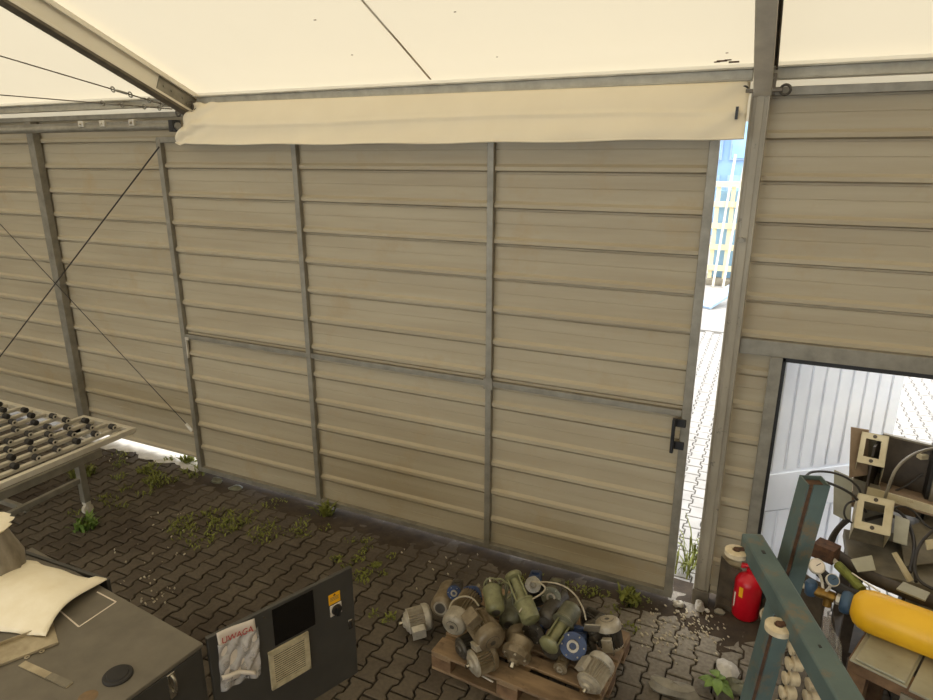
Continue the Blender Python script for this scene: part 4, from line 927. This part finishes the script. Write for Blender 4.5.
# regulator screwed to the valve
r0 = g0-gd*.135
rg = root('gas_regulator', 'brass gas regulator with a blue knob and two gauges on the cylinder valve', 'regulator', r0)
MB().lathe(r0+gd*.01, -gd, [(0, .024), (.02, .03), (.05, .03), (.06, .02)], 16).build('body', M['brass'], rg, angle=40)
kn = r0-gd*.06
MB().lathe(kn+CZ*-.03, (-.1, -.1, 1), [(0, .028), (.008, .034), (.07, .034), (.085, .024)], 10).build('knob', M['bluecol'], rg, angle=40)
MB().lathe(kn-gd*.03, -gd, [(0, .012), (.03, .018), (.035, .012)], 10).build('screw_knob', M['whiteplastic'], rg)
for (u, v, dz, rad, face, nm) in ((817, 566, 1.06, .043, 'paper', 'gauge'), (833, 580, 1.05, .034, 'bluecol', 'gauge')):
    c = at(u, v, dz); nrm = (CAM-c).normalized()*.45+Vector((.35, -.3, .7)).normalized()*.55
    gg = MB().lathe(c-nrm.normalized()*.02, nrm, [(0, rad*.8), (.004, rad), (.024, rad), (.026, rad*.9), (.022, rad*.86)], 26, cap=True).build(nm, M['galv_light'], rg, angle=40)
    MB().lathe(c-nrm.normalized()*.02+nrm.normalized()*.0225, nrm, [(0, rad*.86), (.001, rad*.86)], 26).build('dial', M[face], gg)
    a, b, _ = frame(nrm); f_ = c+nrm.normalized()*.005
    MB().bar(f_-a*rad*.1, f_+a*rad*.5+b*rad*.35, .004, .001, up=nrm).build('needle', M['black'], gg)
    MB().tube([c-nrm.normalized()*.02, (c+r0)/2+Vector((.01, 0, .0)), r0-gd*.01*rad], .008, 8, 1).build('gauge_stem', M['galv_light'], gg)
# torch, hose and pipes
o = MB().tube([at(828, 555, 1.02), at(842, 568, 1.0)], .014, 10).build('torch_tip', M['galv_light']); tag(o, 'thin bright metal nozzle beside the white gauge', 'nozzle')
o = MB().tube([at(838, 565, 1.0), at(853, 580, .99), at(862, 590, .98)], .026, 10).build('green_hose', M['grass']); tag(o, 'short olive green hose above the cylinder neck', 'hose')
o = MB().tube([at(852, 573, 1.03), at(880, 592, 1.03)], .004, 6).build('wire_rod', M['galv_light']); tag(o, 'thin bright wire rod lying across the dark pipe', 'wire')
o = MB().tube([at(832, 552, .96), at(866, 575, .96), at(900, 590, .96), at(960, 612, .96)], .036, 14, 1).build('dark_pipe', M['junkdark']); tag(o, 'thick dark pipe lying behind the yellow cylinder', 'pipe')
o = MB().tube([at(820, 572, 1.0), at(840, 590, .98), at(872, 600, .96)], .03, 10, 1).build('black_hose', M['blackm']); tag(o, 'black hose under the gauges beside the cylinder neck', 'hose')
def boxat(u, v, z, size, rot, up=(0, 0, 1)):
    return at(u, v, z)
# rusty brown box at left of pipe
def rbox(u, v, z, sx_, sy_, sz_, ang, mt, name, label, cat, group=None, tilt=0, bev=.003):
    c = at(u, v, z); a = Vector((math.cos(R(ang)), math.sin(R(ang)), 0)); b = Vector((-a.y, a.x, 0)); zz = CZ
    if tilt: b, zz = (b*math.cos(R(tilt))+CZ*math.sin(R(tilt))), (CZ*math.cos(R(tilt))-b*math.sin(R(tilt)))
    o = MB().box(c, (sx_, sy_, sz_), (a, b, zz)).build(name, M[mt], bevel=bev); tag(o, label, cat, group); return o
rbox(826, 551, 1.03, .12, .1, .09, -25, 'rust', 'rusty_box', 'small rusty brown box left of the dark pipe', 'box')
# sheet steel housings with a window
def housing(A, B, C_, D_, depth, label):
    """front face corners (top-left, top-right, bottom-right, bottom-left) with an opening, body going down"""
    A, B, C_, D_ = Vector(A), Vector(B), Vector(C_), Vector(D_); n_ = (B-A).cross(D_-A).normalized()
    if n_.z < 0: n_ = -n_
    def q(u, v): return A+(B-A)*u+(D_-A)*v
    rt = root('steel_housing', label, 'steel housing', q(.5, .5)-n_*depth, 'cream steel housings on the scrap heap')
    fm = MB()
    for (u0, u1, v0, v1) in ((0, 1, 0, .2), (0, 1, .78, 1), (0, .2, .2, .78), (.76, 1, .2, .78)):
        fm.prism([q(u0, v0), q(u1, v0), q(u1, v1), q(u0, v1)], -n_*.006)
    fm.build('window_face', M['cream'], rt)
    for (p_, r_) in ((q(0, 0), q(0, 1)), (q(1, 0), q(1, 1)), (q(0, 0), q(1, 0))):
        w_ = (r_-p_); MB().prism([p_, r_, r_-n_*depth, p_-n_*depth], (q(.5, .5)-(p_+r_)/2).normalized()*.004).build('side_wall', M['cream'], rt)
    MB().prism([q(0, 0)-n_*depth, q(1, 0)-n_*depth, q(1, 1)-n_*depth, q(0, 1)-n_*depth], n_*.004).build('back_wall', M['junkgrey'], rt)
    for v in (.1, .89): MB().cyl(q(.5, v), q(.5, v)+n_*.004, .012, 10).build('screw_hole', M['junkdark'], rt)
    return rt
def quad(u, v, z, ang, w_, h_, tilt):
    c = at(u, v, z); a = Vector((math.cos(R(ang)), math.sin(R(ang)), 0)); b = Vector((-a.y, a.x, 0)); dn = -(b*math.cos(R(tilt))+CZ*math.sin(R(tilt)))
    return (c-a*w_/2-dn*h_/2, c+a*w_/2-dn*h_/2, c+a*w_/2+dn*h_/2, c-a*w_/2+dn*h_/2)
housing(*quad(874, 514, 1.24, -6, .185, .215, 48), .30, 'cream steel housing with a square window standing in the middle of the heap')
housing(*quad(873, 449, 1.48, -8, .15, .22, 42), .36, 'cream steel housing with a braced window at the back of the heap')
# boards and panels
def panel(pts, th, mt, name, label, cat, group=None):
    P = [at(*p_) for p_ in pts]; n_ = (P[1]-P[0]).cross(P[2]-P[0]).normalized()
    o = MB().prism(P, n_*th).build(name, M[mt], bevel=.0015); tag(o, label, cat, group); return o
panel(((851, 427, 1.56), (869, 430, 1.56), (868, 475, 1.28), (849, 478, 1.28)), .02, 'junkbrown', 'brown_board', 'brown board standing upright at the back left of the heap', 'board')
panel(((834, 470, 1.26), (852, 478, 1.26), (850, 523, .95), (833, 514, .95)), .008, 'greysheet', 'leaning_sheet', 'grey green sheet leaning at the left end of the scrap heap', 'sheet')
panel(((911, 481, 1.2), (945, 484, 1.2), (950, 513, 1.08), (917, 509, 1.08)), .012, 'cream', 'cream_plate', 'cream plate lying near the right edge above the cables', 'plate')
panel(((893, 553, 1.13), (897, 552, 1.13), (914, 580, 1.0), (909, 582, 1.0)), .012, 'cream', 'angle_strip', 'narrow cream metal strip leaning behind the dark pipe', 'strip')
panel(((851, 559, 1.08), (872, 555, 1.1), (876, 570, 1.05), (858, 572, 1.04)), .008, 'greysheet', 'small_plate', 'small grey plate lying on the dark pipe under the windowed housing', 'plate')
panel(((900, 530, 1.06), (934, 516, 1.08), (960, 560, .98), (905, 566, .97)), .01, 'junkgrey', 'grey_plate', 'wide grey plate under the cables at the right edge', 'plate')
panel(((926, 540, 1.14), (950, 536, 1.14), (950, 546, 1.1), (928, 550, 1.1)), .01, 'cream', 'pale_block', 'pale block at the right edge above the grey plate', 'block')
# dark open steel trunking at the back
dk = root('dark_trunking', 'dark open steel cabinet shell lying at the back of the heap', 'steel shell', at(905, 470, 1.1))
pA, pB = at(884, 434, 1.50), at(1000, 462, 1.50); dx_ = (pB-pA).normalized(); dn = Vector((dx_.y, -dx_.x, 0))
mid = (pA+pB)/2; Lx = (pB-pA).length
MB().box(mid-CZ*.17, (Lx, .012, .34), (dx_, dn, CZ)).build('back_wall', M['junkdark'], dk)
MB().box(mid+dn*.13-CZ*.34, (Lx, .28, .012), (dx_, dn, CZ)).build('bottom', M['junkbrown'], dk)
MB().box(mid+dn*.26-CZ*.31, (Lx, .012, .06), (dx_, dn, CZ)).build('front_lip', M['cream'], dk)
MB().box(pA+dn*.13-CZ*.17, (.012, .28, .34), (dx_, dn, CZ)).build('end_wall', M['junkdark'], dk)
MB().box(mid+dn*.0-CZ*.0, (Lx, .03, .012), (dx_, dn, CZ)).build('rim', M['junkgrey'], dk)
rbox(924, 456, 1.42, .07, .04, .035, 30, 'cream', 'pale_block', 'small tan block on the dark shell at the right edge', 'block')
o = MB().bar(at(898, 456, 1.36), at(950, 464, 1.36), .02, .02).build('pale_bar', M['cream']); tag(o, 'thin pale bar crossing the dark shell under the tan block', 'bar')
rbox(885, 500, .99, .5, .22, .12, -8, 'junkbrown', 'brown_box', 'flat brown box lying between the two windowed housings', 'box')
rbox(906, 530, .99, .55, .3, .06, -14, 'junkgrey', 'grey_box', 'flat grey box under the coiled cables', 'box')
panel(((896, 590, 1.0), (925, 602, 1.0), (930, 594, 1.0), (903, 583, 1.0)), .01, 'greysheet', 'thin_plate', 'thin grey plate lying between the dark pipe and the yellow cylinder', 'plate')
panel(((895, 515, 1.16), (910, 520, 1.16), (907, 545, 1.08), (893, 541, 1.08)), .01, 'greysheet', 'tilted_plate', 'tilted grey green plate right of the windowed housing', 'plate')
panel(((853, 478, 1.22), (880, 486, 1.22), (880, 500, 1.14), (853, 494, 1.14)), .01, 'junkgrey', 'dusty_plate', 'dusty plate lying between the two windowed housings', 'plate')
# cables
def cab_(pts, r_, label, mt='cable'):
    o = MB().tube([at(*p_) for p_ in pts], r_, 8, 3).build('loose_cable', M[mt]); tag(o, label, 'cable', 'cables tangled over the scrap heap')
cab_(((806, 476, 1.5), (812, 471, 1.5), (834, 472, 1.45), (852, 480, 1.4), (862, 492, 1.3), (858, 502, 1.2)), .007, 'thin dark cable arching from the teal post top to the heap')
cab_(((826, 482, 1.45), (842, 488, 1.4), (856, 497, 1.3), (866, 512, 1.2)), .008, 'thick dark cable dropping from behind the teal post into the housing')
cab_(((858, 500, 1.2), (846, 503, 1.2), (843, 516, 1.15), (852, 524, 1.1), (866, 523, 1.1)), .006, 'dark cable loop left of the windowed housing')
for i in range(4): cab_(((850-i*2, 520, 1.12), (838-i*2, 530+i, 1.05), (832-i*2, 545+i, 1.0), (828-i*2, 560, .98)), .008, ('first', 'second', 'third', 'fourth')[i]+' of the four dark cables bundled left of the housing, counted from the right')
cab_(((885, 498, 1.25), (890, 482, 1.4), (897, 466, 1.5), (915, 452, 1.52), (940, 447, 1.5)), .009, 'grey cable arching up over the dark shell', 'junkgrey')
cab_(((885, 495, 1.12), (905, 487, 1.2), (922, 474, 1.3), (940, 464, 1.36)), .007, 'dark cable running up to the right edge above the cream plate')
cab_(((866, 520, 1.14), (888, 514, 1.15), (908, 522, 1.1), (916, 545, 1.08), (910, 572, 1.03)), .011, 'thick dark cable curving down beside the cream strip')
cab_(((893, 508, 1.15), (905, 516, 1.12), (914, 535, 1.1), (914, 560, 1.05), (916, 582, 1.0)), .009, 'dark cable hanging just right of the thickest one')
cab_(((940, 525, 1.15), (922, 540, 1.12), (914, 558, 1.08), (916, 580, 1.02), (935, 590, 1.0)), .009, 'dark cable loop at the right edge below the pale block')
cab_(((889, 511, 1.2), (900, 505, 1.2), (914, 510, 1.16), (926, 527, 1.12), (945, 532, 1.1)), .007, 'thin dark cable lying under the cream plate')
cab_(((872, 490, 1.14), (878, 497, 1.14), (888, 492, 1.16), (893, 480, 1.22)), .006, 'short dark cable curl above the windowed housing')
for o in bpy.data.objects:
    if '_o' in o: del o['_o']
